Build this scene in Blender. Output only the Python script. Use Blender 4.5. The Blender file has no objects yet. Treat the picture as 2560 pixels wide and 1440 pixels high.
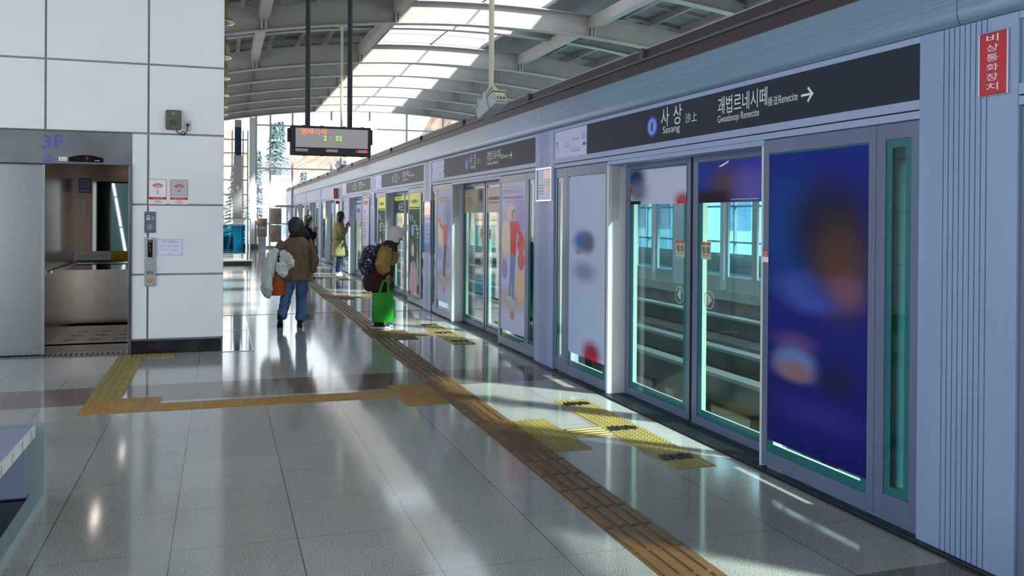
import bpy, math, random
from mathutils import Vector, Matrix
random.seed(7)
C = bpy.context.scene
COL = C.collection
R = math.radians
# ------------------------------------------------------------------ camera
cam = bpy.data.cameras.new('camera'); camo = bpy.data.objects.new('camera', cam); COL.objects.link(camo)
YAW, PITCH, ROLL, FPX, CX, CY, H = .3209, -.0043, -.0071, 2190., 1280., 550., 1.65
_f = Vector((math.sin(YAW)*math.cos(PITCH), math.cos(YAW)*math.cos(PITCH), math.sin(PITCH)))
_r = Vector((math.cos(YAW), -math.sin(YAW), 0)); _d = _f.cross(_r)
_r2 = _r*math.cos(ROLL) + _d*math.sin(ROLL); _d2 = -_r*math.sin(ROLL) + _d*math.cos(ROLL)
M = Matrix((_r2, -_d2, -_f)).transposed().to_4x4(); M.translation = Vector((0, 0, H))
camo.matrix_world = M
cam.sensor_width = 36.0; cam.lens = 36.0*FPX/2560; cam.shift_x = (1280-CX)/2560; cam.shift_y = (CY-720)/2560
cam.clip_start = .05; cam.clip_end = 600
C.camera = camo
# ------------------------------------------------------------------ light
w = bpy.data.worlds.new('world'); C.world = w; w.use_nodes = True
nt = w.node_tree; bg = nt.nodes['Background']
tc = nt.nodes.new('ShaderNodeTexCoord'); sx = nt.nodes.new('ShaderNodeSeparateXYZ'); rp = nt.nodes.new('ShaderNodeValToRGB')
nt.links.new(tc.outputs['Generated'], sx.inputs[0]); nt.links.new(sx.outputs['Z'], rp.inputs[0]); nt.links.new(rp.outputs[0], bg.inputs[0])
rp.color_ramp.elements[0].color = (.95, .97, 1, 1); rp.color_ramp.elements[1].color = (.50, .68, 1, 1)
bg.inputs[1].default_value = 2.2
sun = bpy.data.lights.new('sun', 'SUN'); suno = bpy.data.objects.new('sun', sun); COL.objects.link(suno)
sun.energy = 12.5; sun.angle = R(4.0); sun.color = (1, .965, .90)
suno.location = (12, -6, 14); suno.rotation_euler = Vector((-.85, .88, -1)).to_track_quat('-Z', 'Y').to_euler()
vs = C.view_settings; vs.view_transform = 'Standard'; vs.look = 'None'; vs.exposure = .45; vs.gamma = 1.0; vs.use_curve_mapping = False
C.cycles.transparent_max_bounces = 24
C.cycles.max_bounces = 10
# ------------------------------------------------------------------ materials
def lin(h):
    if isinstance(h, str):
        v = [int(h[i:i+2], 16)/255 for i in (0, 2, 4)]
        return tuple(((c+.055)/1.055)**2.4 if c > .04045 else c/12.92 for c in v) + (1,)
    return tuple(h[:3]) + (1,)
MATS = {}
def mat(name, col, rough=.5, metal=0., spec=.25, emit=0., trans=0., coat=0., alpha=None):
    if name in MATS: return MATS[name]
    m = bpy.data.materials.new(name); m.use_nodes = True; MATS[name] = m
    b = m.node_tree.nodes['Principled BSDF']; b.inputs['Base Color'].default_value = lin(col)
    b.inputs['Roughness'].default_value = rough; b.inputs['Metallic'].default_value = metal
    b.inputs['Specular IOR Level'].default_value = spec; b.inputs['Coat Weight'].default_value = coat
    if emit: b.inputs['Emission Color'].default_value = lin(col); b.inputs['Emission Strength'].default_value = emit
    return m
def nodes(m): return m.node_tree.nodes, m.node_tree.links, m.node_tree.nodes['Principled BSDF']
def mathn(N, L, op, a, b=None, c=None):
    n = N.new('ShaderNodeMath'); n.operation = op
    for i, v in enumerate((a, b, c)):
        if v is None: continue
        if isinstance(v, (int, float)): n.inputs[i].default_value = v
        else: L.new(v, n.inputs[i])
    return n.outputs[0]
def mixc(N, L, fac, a, b, mode='MIX'):
    n = N.new('ShaderNodeMix'); n.data_type = 'RGBA'; n.blend_type = mode
    for s, v in ((n.inputs[0], fac), (n.inputs[6], a), (n.inputs[7], b)):
        if isinstance(v, (int, float)): s.default_value = v
        elif isinstance(v, tuple): s.default_value = v
        else: L.new(v, s)
    return n.outputs[2]
def ocoord(N, L, scale=(1, 1, 1)):
    t = N.new('ShaderNodeTexCoord'); mp = N.new('ShaderNodeMapping'); mp.inputs['Scale'].default_value = scale
    L.new(t.outputs['Object'], mp.inputs[0]); return mp.outputs[0]
def noise(N, L, vec, scale, detail=2, rough=.5):
    n = N.new('ShaderNodeTexNoise'); n.inputs['Scale'].default_value = scale; n.inputs['Detail'].default_value = detail
    n.inputs['Roughness'].default_value = rough; L.new(vec, n.inputs['Vector']); return n.outputs[0]
def ramp(N, L, v, stops):
    n = N.new('ShaderNodeValToRGB'); e = n.color_ramp.elements
    while len(e) < len(stops): e.new(.5)
    for el, (p, c) in zip(e, stops): el.position = p; el.color = lin(c)
    L.new(v, n.inputs[0]); return n.outputs[0]
def noisy(name, c1, c2, scale=(4, 4, 4), nscale=1., rough=.5, metal=0., detail=3, spec=.5, lo=.35, hi=.65, bump=0.):
    if name in MATS: return MATS[name]
    m = mat(name, c1, rough, metal, spec); N, L, b = nodes(m)
    v = noise(N, L, ocoord(N, L, scale), nscale, detail)
    L.new(ramp(N, L, v, [(lo, c1), (hi, c2)]), b.inputs['Base Color'])
    if bump:
        bp = N.new('ShaderNodeBump'); bp.inputs['Strength'].default_value = bump; bp.inputs['Distance'].default_value = .02
        L.new(v, bp.inputs['Height']); L.new(bp.outputs[0], b.inputs['Normal'])
    return m
def glass(name, tint, ior=1.45, gain=.9):
    m = bpy.data.materials.new(name); m.use_nodes = True; N, L = m.node_tree.nodes, m.node_tree.links
    N.remove(N['Principled BSDF']); t = N.new('ShaderNodeBsdfTransparent'); g = N.new('ShaderNodeBsdfGlossy'); f = N.new('ShaderNodeLayerWeight'); x = N.new('ShaderNodeMixShader')
    t.inputs[0].default_value = lin(tint); g.inputs['Roughness'].default_value = .0; f.inputs[0].default_value = .5; r0 = ((ior-1)/(ior+1))**2
    L.new(mathn(N, L, 'MULTIPLY', mathn(N, L, 'ADD', r0, mathn(N, L, 'MULTIPLY', mathn(N, L, 'POWER', f.outputs['Facing'], 5.), 1-r0)), gain), x.inputs[0]); L.new(t.outputs[0], x.inputs[1]); L.new(g.outputs[0], x.inputs[2]); L.new(x.outputs[0], N['Material Output'].inputs[0])
    MATS[name] = m; return m
def blobs(name, base, items, base2=None, rough=.35):
    """a blurry printed picture: soft coloured patches at fixed places of the sheet (u from the reader's left, v up)"""
    m = mat(name, base, .6, spec=.12); N, L, b = nodes(m)
    t = N.new('ShaderNodeTexCoord'); s = N.new('ShaderNodeSeparateXYZ'); L.new(t.outputs['Generated'], s.inputs[0])
    u = mathn(N, L, 'SUBTRACT', 1.0, s.outputs['Y']); v = s.outputs['Z']
    col = lin(base)
    if base2: col = mixc(N, L, v, lin(base2), lin(base))
    for (cu, cv, ru, rv, c, soft) in items:
        a = mathn(N, L, 'DIVIDE', mathn(N, L, 'SUBTRACT', u, cu), ru); d = mathn(N, L, 'DIVIDE', mathn(N, L, 'SUBTRACT', v, cv), rv)
        q = mathn(N, L, 'SQRT', mathn(N, L, 'ADD', mathn(N, L, 'MULTIPLY', a, a), mathn(N, L, 'MULTIPLY', d, d)))
        mr = N.new('ShaderNodeMapRange'); mr.interpolation_type = 'SMOOTHSTEP'; mr.inputs[1].default_value = 1-soft; mr.inputs[2].default_value = 1+soft; mr.inputs[3].default_value = 1; mr.inputs[4].default_value = 0
        L.new(q, mr.inputs[0]); col = mixc(N, L, mr.outputs[0], col, lin(c))
    L.new(col, b.inputs['Base Color']); return m

ALU = noisy('aluminium_screen', '7286A6', '7C90B0', (1, 1, .4), 2., .38, .0)
ALUD = noisy('aluminium_door_frame', '586884', '60708C', (1, 1, .4), 2., .36, .0)
ALUL = mat('light_aluminium', '93A6C6', .4)
POSTW = mat('post_white', 'C8CED2', .45)
COLM = noisy('column_cladding', '8096BA', '889EC2', (2, 2, .3), 2., .42)
DARKBAND = noisy('dark_brown_band', '33262E', '3A2C34', (1, 1, 1), 3., .5)
RUB = mat('black_rubber', '16161B', .6)
SIGN = mat('sign_charcoal', '222E3E', .5, spec=.2)
WHITE = mat('print_white', 'DDE3EE', .5)
BLACK = mat('print_black', '15171B', .5)
GREYP = mat('print_grey', '5A6273', .5)
LILAC = mat('route_map_paper', 'BCC8E6', .45)
TEAL = mat('teal_glass_border', '2A6A70', .12)
REVEAL = mat('glass_reveal', '8AA69C', .45)
STEEL = noisy('brushed_steel', '8A8D93', '8F9298', (.3, .3, 60), 1., .24, .95, 2)
STEELV = noisy('brushed_steel_vertical', 'C2B8B0', 'CEC4BC', (60, 60, .3), 1., .26, .95, 2)
STEELH = noisy('brushed_steel_hairline', '6A6C72', '7C7E84', (1.5, 1.5, 1.5), 1., .23, .95, 2)
CHROME = mat('polished_steel', 'C8C8C8', .12, 1.)
MIRROR = mat('mirror', 'B4C0C0', .02, 1.)
WPANEL = noisy('white_wall_panel', 'DCE2E7', 'E1E6EA', (1, 1, 1), 2., .32)
JOINT = mat('grey_joint', '8E9093', .6)
GRAN = noisy('dark_granite', '15151A', '25252B', (60, 60, 60), 1., .08)
REDS = mat('sign_red', 'B41C2C', .2, coat=.4)
ORANGE = mat('label_orange', 'B8532A', .5)
CREAM = mat('label_cream', 'B9B79C', .5)
BLUEP = mat('print_blue', '3F4FA8', .5)
SKYB = mat('badge_sky_blue', '6FA0E6', .5)
VIOL = mat('badge_violet', '4C45B0', .5)
PURP = mat('floor_number_purple', '5A58B8', .5)
DGL = glass('door_glass', (.80, .875, .85), 1.45)
CLEAR = glass('clear_glass', (.93, .96, .97), 1.4)
BGL = glass('blue_barrier_glass', (.10, .45, .62), 1.45)
GIRD = noisy('girder_paint', '948B85', '9C938C', (1, 1, 1), 1.5, .55)
DECK = noisy('roof_deck', '6E6864', '787270', (1, 1, 1), 1.2, .6)
PURL = mat('purlin_paint', '857E79', .6)
GREEN = mat('print_green', '2A4A3E', .4)
YELP = mat('print_yellow', 'DCE03C', .45)
REDP = mat('print_red', 'BE2A38', .45)
CONC = noisy('concrete', '6F7270', '84867F', (1, 1, 1), 2.5, .85)
CONCL = noisy('light_concrete', '9DA29E', 'ABB0AB', (1, 1, 1), 2.5, .8)

# ------------------------------------------------------------------ mesh builder
_tx = {}
def text_geo(s):
    if s in _tx: return _tx[s]
    cu = bpy.data.curves.new('lettering', 'FONT'); cu.body = s; cu.resolution_u = 3
    o = bpy.data.objects.new('lettering', cu); COL.objects.link(o); bpy.context.view_layer.update()
    me = bpy.data.meshes.new_from_object(o.evaluated_get(bpy.context.evaluated_depsgraph_get()))
    v = [(p.co.x, p.co.y) for p in me.vertices]; f = [list(p.vertices) for p in me.polygons]
    bpy.data.objects.remove(o); bpy.data.curves.remove(cu); bpy.data.meshes.remove(me)
    x0, x1 = min(p[0] for p in v), max(p[0] for p in v); y0, y1 = min(p[1] for p in v), max(p[1] for p in v)
    _tx[s] = ([((x-x0)/(x1-x0), (y-y0)/(y1-y0)) for x, y in v], f); return _tx[s]
class B:
    def __init__(s): s.v = []; s.f = []; s.m = []; s.mats = []
    def mi(s, m):
        if m not in s.mats: s.mats.append(m)
        return s.mats.index(m)
    def add(s, vs, fs, m):
        n = len(s.v); k = s.mi(m); s.v += [tuple(p) for p in vs]
        for f in fs: s.f.append([i+n for i in f]); s.m.append(k)
    def box(s, x0, x1, y0, y1, z0, z1, m, mt=None):
        p = [(x, y, z) for z in (z0, z1) for y in (y0, y1) for x in (x0, x1)]
        if mt is not None: p = [mt @ Vector(q) for q in p]
        s.add(p, [(0, 2, 3, 1), (4, 5, 7, 6), (0, 1, 5, 4), (2, 6, 7, 3), (0, 4, 6, 2), (1, 3, 7, 5)], m); return s
    def ring(s, x0, x1, y0, y1, z0, z1, gy0, gy1, gz0, gz1, m):
        s.box(x0, x1, y0, gy0, z0, z1, m); s.box(x0, x1, gy1, y1, z0, z1, m)
        s.box(x0, x1, gy0, gy1, z0, gz0, m); s.box(x0, x1, gy0, gy1, gz1, z1, m); return s
    def prism(s, prof, axis, a, b, m, cap=True):
        """profile of (p,q) points swept along an axis: 'y' takes (x,z), 'z' takes (x,y), 'x' takes (y,z)"""
        n = len(prof); mk = {'y': lambda p, t: (p[0], t, p[1]), 'z': lambda p, t: (p[0], p[1], t), 'x': lambda p, t: (t, p[0], p[1])}[axis]
        vs = [mk(p, a) for p in prof] + [mk(p, b) for p in prof]
        fs = [(i, (i+1) % n, n+(i+1) % n, n+i) for i in range(n)]
        if cap: fs += [tuple(range(n-1, -1, -1)), tuple(range(n, 2*n))]
        s.add(vs, fs, m); return s
    def tube(s, pts, rad, m, n=12, cap=True, sq=None):
        pts = [Vector(p) for p in pts]
        if not isinstance(rad, (list, tuple)): rad = [rad]*len(pts)
        t0 = (pts[1]-pts[0]).normalized(); up = Vector((0, 0, 1)) if abs(t0.z) < .9 else Vector((0, 1, 0))
        a = t0.cross(up).normalized(); vs = []
        for i, p in enumerate(pts):
            t = ((pts[min(i+1, len(pts)-1)]-p).normalized() + (p-pts[max(i-1, 0)]).normalized()).normalized() if 0 < i < len(pts)-1 else ((pts[1]-pts[0]) if i == 0 else (pts[-1]-pts[-2])).normalized()
            a = (a - t*a.dot(t)).normalized(); b = t.cross(a)
            r = rad[i] if isinstance(rad[i], (tuple, list)) else (rad[i], rad[i])
            vs += [p + a*(r[0]*math.cos(2*math.pi*k/n)) + b*(r[1]*math.sin(2*math.pi*k/n)) for k in range(n)]
        fs = [(i*n+k, i*n+(k+1) % n, (i+1)*n+(k+1) % n, (i+1)*n+k) for i in range(len(pts)-1) for k in range(n)]
        if cap: fs += [tuple(range(n-1, -1, -1)), tuple(range((len(pts)-1)*n, len(pts)*n))]
        s.add(vs, fs, m); return s
    def loft(s, rings, m, n=24, cap=True):
        """horizontal elliptical rings (cx,cy,z,rx,ry[,fold amplitude, fold count, phase])"""
        vs = []
        for rg in rings:
            cx, cy, z, rx, ry = rg[:5]; fa, fk, ph = (list(rg[5:]) + [0, 7, 0][len(rg)-5:]) if len(rg) < 8 else rg[5:8]
            for k in range(n):
                a = 2*math.pi*k/n; q = 1+fa*math.sin(fk*a+ph)
                vs.append((cx+rx*q*math.cos(a), cy+ry*q*math.sin(a), z))
        fs = [(i*n+k, i*n+(k+1) % n, (i+1)*n+(k+1) % n, (i+1)*n+k) for i in range(len(rings)-1) for k in range(n)]
        if cap: fs += [tuple(range(n-1, -1, -1)), tuple(range((len(rings)-1)*n, len(rings)*n))]
        s.add(vs, fs, m); return s
    def ball(s, c, r, m, nu=14, nv=9, z0=-1., z1=1.):
        r = r if isinstance(r, (tuple, list)) else (r, r, r); vs = []
        for j in range(nv+1):
            ph = math.asin(max(-1, min(1, z0+(z1-z0)*j/nv))) if (z0, z1) != (-1., 1.) else -math.pi/2+math.pi*j/nv
            for k in range(nu):
                a = 2*math.pi*k/nu; vs.append((c[0]+r[0]*math.cos(ph)*math.cos(a), c[1]+r[1]*math.cos(ph)*math.sin(a), c[2]+r[2]*math.sin(ph)))
        fs = [(j*nu+k, j*nu+(k+1) % nu, (j+1)*nu+(k+1) % nu, (j+1)*nu+k) for j in range(nv) for k in range(nu)]
        s.add(vs, fs, m); return s
    # flat print on a sheet: o = lower left corner as read, xd/up directions, off = distance in front of the sheet
    def flat(s, o, xd, up, pts, m, off=0.):
        o, xd, up = Vector(o), Vector(xd), Vector(up); n = xd.cross(up)
        s.add([o+xd*p[0]+up*p[1]+n*off for p in pts], [tuple(range(len(pts)))], m); return s
    def frect(s, o, xd, up, a, b, c, d, m, off=0.): return s.flat(o, xd, up, [(a, b), (c, b), (c, d), (a, d)], m, off)
    def fell(s, o, xd, up, cu, cv, ru, rv, m, off=0., n=28, a0=0., a1=360.):
        return s.flat(o, xd, up, [(cu+ru*math.cos(R(a0+(a1-a0)*k/n)), cv+rv*math.sin(R(a0+(a1-a0)*k/n))) for k in range(n if a1-a0 >= 360 else n+1)], m, off)
    def farc(s, o, xd, up, cu, cv, r0, r1, a0, a1, m, off=0., n=14):
        for k in range(n):
            t0, t1 = R(a0+(a1-a0)*k/n), R(a0+(a1-a0)*(k+1)/n)
            s.flat(o, xd, up, [(cu+r0*math.cos(t0), cv+r0*math.sin(t0)), (cu+r1*math.cos(t0), cv+r1*math.sin(t0)), (cu+r1*math.cos(t1), cv+r1*math.sin(t1)), (cu+r0*math.cos(t1), cv+r0*math.sin(t1))], m, off)
        return s
    def text(s, t, o, xd, up, x, y, wd, ht, m, off=0.):
        v, f = text_geo(t); o, xd, up = Vector(o), Vector(xd), Vector(up); n = xd.cross(up)
        s.add([o+xd*(x+p[0]*wd)+up*(y+p[1]*ht)+n*off for p in v], f, m); return s
    def mesh(s, name, smooth=None):
        me = bpy.data.meshes.new(name); me.from_pydata(s.v, [], s.f)
        for m in s.mats: me.materials.append(m)
        me.polygons.foreach_set('material_index', s.m)
        if smooth is not None:
            me.polygons.foreach_set('use_smooth', [True]*len(s.f)); me.update(); me.set_sharp_from_angle(angle=R(smooth))
        me.update(); return me
def solid(m):
    b = B(); b.mats.append(m); return b
# ------------------------------------------------------------------ things
def put(name, me, parent=None, loc=(0, 0, 0), bevel=0., sub=0, label=None, seg=2, fold=None):
    o = bpy.data.objects.new(name, me); COL.objects.link(o); o.location = loc
    if parent: o.parent = parent
    if bevel:
        md = o.modifiers.new('edge', 'BEVEL'); md.width = bevel; md.segments = seg; md.limit_method = 'ANGLE'; md.angle_limit = R(40)
    if sub: md = o.modifiers.new('smooth', 'SUBSURF'); md.levels = md.render_levels = sub
    if fold:                                                  # soft cloth folds
        md = o.modifiers.new('smooth', 'SUBSURF'); md.levels = md.render_levels = 3
        tx = bpy.data.textures.new('folds', 'CLOUDS'); tx.noise_scale = fold[1]; tx.noise_depth = 2
        md = o.modifiers.new('folds', 'DISPLACE'); md.texture = tx; md.strength = fold[0]; md.mid_level = .32; md.texture_coords = 'LOCAL'
    if label: o['label'] = label
    return o
def tag(o, label, cat, group=None, kind=None):
    o['label'] = label; o['category'] = cat
    if group: o['group'] = group
    o['kind'] = kind or 'thing'
    return o
def thing(name, label, cat, loc=(0, 0, 0), group=None, rz=0., kind=None):
    o = bpy.data.objects.new(name, None); COL.objects.link(o); o.location = loc; o.rotation_euler = (0, 0, rz); o.empty_display_size = .1
    return tag(o, label, cat, group, kind)
def struct(name, b, bevel=0., smooth=None):
    o = put(name, b.mesh(name, smooth) if isinstance(b, B) else b, bevel=bevel); o['kind'] = 'structure'; return o
class Proto:
    """one kind of thing: part meshes in the thing's own frame, copied to each place"""
    def __init__(s, name, cat): s.name, s.cat, s.parts = name, cat, []
    def part(s, name, b, bevel=0., parent=None, label=None, smooth=None, sub=0):
        s.parts.append((name, b.mesh(name, smooth) if isinstance(b, B) else b, bevel, parent, label, sub)); return len(s.parts)-1
    def at(s, loc, label, group=None, rz=0., skip=()):
        root = thing(s.name, label, s.cat, loc, group, rz); made = {}
        for i, (n, me, bv, pa, lb, sb) in enumerate(s.parts):
            if n in skip: continue
            made[i] = put(n, me, made.get(pa, root) if pa is not None else root, bevel=bv, label=lb, sub=sb)
        return root
ORD = ['nearest', 'second', 'third', 'fourth', 'fifth', 'sixth', 'seventh', 'eighth', 'ninth', 'tenth']
# ================================================================== the setting
YB, YE, S0 = -9.0, 44.3, 3.40          # back, end wall, face of the platform screen
PITCHY, Y0 = 5.765, 3.595               # screen bay pitch and near edge of the first bay in view
def floor_mat():
    m = mat('granite_floor', '9C9C98', .13, spec=.55); N, L, b = nodes(m)
    t = N.new('ShaderNodeTexCoord'); s = N.new('ShaderNodeSeparateXYZ'); L.new(t.outputs['Object'], s.inputs[0])
    fx = mathn(N, L, 'FRACT', mathn(N, L, 'DIVIDE', mathn(N, L, 'ADD', s.outputs['X'], .831+60.5), .605))
    ty = mathn(N, L, 'MULTIPLY', mathn(N, L, 'FRACT', mathn(N, L, 'DIVIDE', mathn(N, L, 'ADD', s.outputs['Y'], 57.65-2.52), PITCHY)), PITCHY)
    band = mathn(N, L, 'LESS_THAN', ty, .81)
    fy = mathn(N, L, 'FRACT', mathn(N, L, 'DIVIDE', mathn(N, L, 'SUBTRACT', ty, .81), .6194))
    jx = mathn(N, L, 'LESS_THAN', fx, .008); jy0 = mathn(N, L, 'LESS_THAN', fy, .007)
    jy = mathn(N, L, 'ADD', mathn(N, L, 'MULTIPLY', jy0, mathn(N, L, 'SUBTRACT', 1., band)), mathn(N, L, 'LESS_THAN', ty, .004))
    j = mathn(N, L, 'MINIMUM', mathn(N, L, 'ADD', jx, mathn(N, L, 'MULTIPLY', jy, .75)), 1.)
    n1 = noise(N, L, t.outputs['Object'], 170., 3, .75); n2 = noise(N, L, t.outputs['Object'], 1.3, 2)
    g = ramp(N, L, n1, [(.34, '3E403F'), (.46, '8A8C88'), (.54, 'A8A9A3'), (.66, 'E0DFD9')])
    br = ramp(N, L, n1, [(.34, '2A2421'), (.46, '62564F'), (.54, '796A61'), (.66, 'A4978E')])
    ix = mathn(N, L, 'FLOOR', mathn(N, L, 'DIVIDE', mathn(N, L, 'ADD', s.outputs['X'], .831+60.5), .605)); iy = mathn(N, L, 'FLOOR', mathn(N, L, 'DIVIDE', s.outputs['Y'], .6194))
    wn = N.new('ShaderNodeTexWhiteNoise'); wn.noise_dimensions = '2D'; cb = N.new('ShaderNodeCombineXYZ'); L.new(ix, cb.inputs[0]); L.new(iy, cb.inputs[1]); L.new(cb.outputs[0], wn.inputs['Vector'])
    col = mixc(N, L, band, g, br)
    hv = mathn(N, L, 'ADD', mathn(N, L, 'MULTIPLY', wn.outputs[0], .10), mathn(N, L, 'ADD', mathn(N, L, 'MULTIPLY', n2, .12), .89))
    cb2 = N.new('ShaderNodeCombineXYZ'); [L.new(hv, cb2.inputs[i]) for i in range(3)]
    col = mixc(N, L, 1.0, col, cb2.outputs[0], 'MULTIPLY')
    col = mixc(N, L, mathn(N, L, 'MULTIPLY', j, .85), col, lin('26272A'))
    L.new(col, b.inputs['Base Color'])
    L.new(mathn(N, L, 'ADD', .065, mathn(N, L, 'MULTIPLY', n2, .06)), b.inputs['Roughness'])
    return m
fl = B(); FM = floor_mat()
fl.box(-7.0, 3.66, YB, YE+.3, -.3, 0, FM); struct('floor', fl)
b = solid(RUB)
b.box(3.345, 3.66, 2.4-PITCHY, 49.0, 0, .012, mat('sill_dark', '2A3236', .35, .6))
for i in range(9): b.box(3.352+i*.024, 3.364+i*.024, 2.4-PITCHY, 49.0, .012, .017, mat('sill_ridge', '46555A', .3, .7))
struct('trim_1', b)
b = B(); b.box(-7.0, 3.345, 14.955, 14.985, .0, .003, mat('joint_metal', '4A4A4C', .4, .7)); struct('trim_2', b)      # movement joint across the floor
# lift shaft walls, clad in white panels with grey joints
XL, XR, YW = -6.6, .03, 11.1
def panels(b, ox, cols, rows):
    for x0, x1 in cols:
        for z0, z1 in rows:
            b.box(x0+.012, x1-.012, YW, YW+.03, z0+.012, z1-.012, WPANEL)
b = B(); b.box(XL, -2.92, YW+.02, YW+.12, .14, 5.4, JOINT); b.box(-2.92, -.99, YW+.02, YW+.12, 2.59, 5.4, JOINT); b.box(-.99, XR, YW+.02, YW+.12, .17, 5.4, JOINT)
panels(b, 0, [(-6.6, -5.15), (-5.15, -4.05), (-4.05, -2.97), (-2.97, -1.893), (-1.893, -.812), (-.812, XR+.01)], [(2.59, 3.40), (3.40, 4.25), (4.25, 5.4)])
panels(b, 0, [(-.995, -.812), (-.812, XR+.01)], [(.17, .935), (.935, 1.757), (1.757, 2.59)])
panels(b, 0, [(-6.6, -5.15), (-5.15, -4.05), (-4.05, -2.93)], [(.14, .935), (.935, 1.757), (1.757, 2.59)])
b.box(XR-.01, XR+.0, YW+.03, 14.95, .17, 5.4, WPANEL); b.box(XL, XR, 14.9, 14.95, 0, 5.4, WPANEL); b.box(XL, XR, YW+.1, 14.95, 5.4, 5.45, WPANEL); b.box(XL, XL+.02, YW+.1, 14.95, 0, 5.4, WPANEL)
struct('wall_left', b)
b = B(); b.box(-.985, XR-.02, YW+.03, YW+.1, 0.0, .165, GRAN); b.box(-.985, XR, YW+.005, YW+.03, .158, .172, STEEL); b.box(XR-.018, XR, YW+.005, YW+.1, 0, .172, STEEL); b.box(XR-.012, XR, YW+.1, 14.95, 0, .17, GRAN)
struct('baseboard_left', b)
# roof: curved deck, translucent skylight down the middle, unseen clear slot added beyond it to let the sun in
XCN, ZPK, RAD = 7.3, 6.83, 36.0
def zb(x): return ZPK - (x-XCN)**2/(2*RAD)
XS = [-1.6+.4*i for i in range(0, 42)]
def deck(b, x0, x1, y0, y1, dz, th, m, n=None):
    n = n or max(1, int((x1-x0)/.5)); xs = [x0+(x1-x0)*i/n for i in range(n+1)]
    b.prism([(x, zb(x)+dz) for x in xs]+[(x, zb(x)+dz+th) for x in reversed(xs)], 'y', y0, y1, m)
b = B()
for y0, y1, a, c in ((-9, 21.5, 5.2, 10.7), (21.5, 45.6, 5.2, 9.0)):
    deck(b, -7.0, a, y0, y1, .95, .12, DECK); deck(b, c, 15.6, y0, y1, .95, .12, DECK)
struct('ceiling', b)
TRL = bpy.data.materials.new('translucent_panel'); TRL.use_nodes = True; _N, _L = TRL.node_tree.nodes, TRL.node_tree.links
_N.remove(_N['Principled BSDF']); _t = _N.new('ShaderNodeBsdfTranslucent'); _t.inputs[0].default_value = (.86, .88, .86, 1); _L.new(_t.outputs[0], _N['Material Output'].inputs[0])
b = B(); deck(b, 5.2, 8.55, -9, 9.0, .98, .02, TRL); struct('window_1', b)
b = B(); deck(b, 5.2, 8.55, 9.0, 21.5, .98, .02, CLEAR); deck(b, 5.2, 9.0, 21.5, 45.6, .98, .02, CLEAR); struct('window_5', b)
b = B(); deck(b, 8.55, 10.7, -9, 21.5, .98, .02, CLEAR); struct('added_sun_slot', b)  # unseen roof opening added so the sun reaches the door glass
b = B()
for x in (5.2, 7.1, 9.0):                                 # glazing bars of the skylight
    b.box(x-.02, x+.02, -9, 45.6, zb(x)+.94, zb(x)+.975, PURL)
y = -8.4
while y < 45.5:
    deck(b, 5.2, 9.0, y-.015, y+.015, .945, .03, PURL); y += 1.5
struct('trim_3', b)
b = B()
for x in (-.4, .5, 1.5, 2.4, 3.3, 4.75, 11.0, 12.0, 13.0, 14.3):      # roof purlins
    if x in (11.0,): b.box(x-.06, x+.06, -9, 45.6, zb(x)+.72, zb(x)+.95, PURL)
    else: b.box(x-.05, x+.05, -9, 45.6, zb(x)+.75, zb(x)+.95, PURL)
y = -8.2
while y < 45.6:
    deck(b, -1.7, 5.15, y-.04, y+.04, .86, .09, PURL); deck(b, 10.75, 15.5, y-.04, y+.04, .86, .09, PURL); y += 1.5
struct('trim_4', b)
# curved girders
def girder(x0, x1, dz, depth):
    b = B(); n = 32; xs = [x0+(x1-x0)*i/n for i in range(n+1)]
    web = [(x, zb(x)+dz) for x in xs]+[(x, zb(x)+dz+depth) for x in reversed(xs)]
    b.prism(web, 'y', -.012, .012, GIRD)
    for z0, z1 in ((0, .025), (depth-.025, depth)):
        b.prism([(x, zb(x)+dz+z0) for x in xs]+[(x, zb(x)+dz+z1) for x in reversed(xs)], 'y', -.14, .14, GIRD)
    for x in (1.0, 4.4, 10.0, 13.4): b.box(x-.012, x+.012, -.13, .13, zb(x)+dz+.02, zb(x)+dz+depth-.02, GIRD)
    return b.mesh('roof_girder')
gmain, gsec = girder(-1.5, 15.4, 0, .62), girder(-1.5, 15.4, .50, .32)
GY = [4.2, 10.5, 16.8, 23.0, 29.3, 32.2, 35.2, 38.2, 41.2, 44.0]
vis = 0
for y in GY:
    g = put('roof_girder', gmain, loc=(0, y, 0))
    if y >= 23:
        tag(g, f'{ORD[vis]} deep white curved roof girder counted from the camera', 'roof girder', 'curved roof girders', 'structure'); vis += 1
    else: tag(g, 'deep white curved roof girder above the near platform, out of the picture', 'roof girder', 'near roof girders', 'structure')
for i, y in enumerate((7.3, 13.6, 19.9, 26.1)):
    tag(put('roof_rib', gsec, loc=(0, y, 0)), 'shallow white roof rib between the two nearest deep girders' if i == 3 else 'shallow white roof rib above the near platform', 'roof rib', None if i == 3 else 'near roof ribs', 'structure')
for x, nm in ((1.0, 'leftmost box beam running along the roof, near the lift'), (4.4, 'box beam running along the left edge of the roof skylight'), (10.0, 'box beam running along the right edge of the roof skylight'), (13.4, 'rightmost box beam running along the roof, far side')):
    b = B()
    for i in range(len(GY)-1):
        if GY[i] > 28: continue
        y0, y1 = GY[i]+.03, GY[i+1]-.03
        b.box(x-.12, x+.12, y0, y1, zb(x)+.26, zb(x)+.58, GIRD); b.box(x-.10, x-.08, y1-.02, y1, zb(x)+.03, zb(x)+.26, GIRD); b.box(x-.08, x+.08, y1-.10, y1-.09, zb(x)+.03, zb(x)+.26, GIRD)
    tag(put('roof_box_beam', b.mesh('roof_box_beam')), nm, 'roof beam', None, 'structure')
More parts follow.
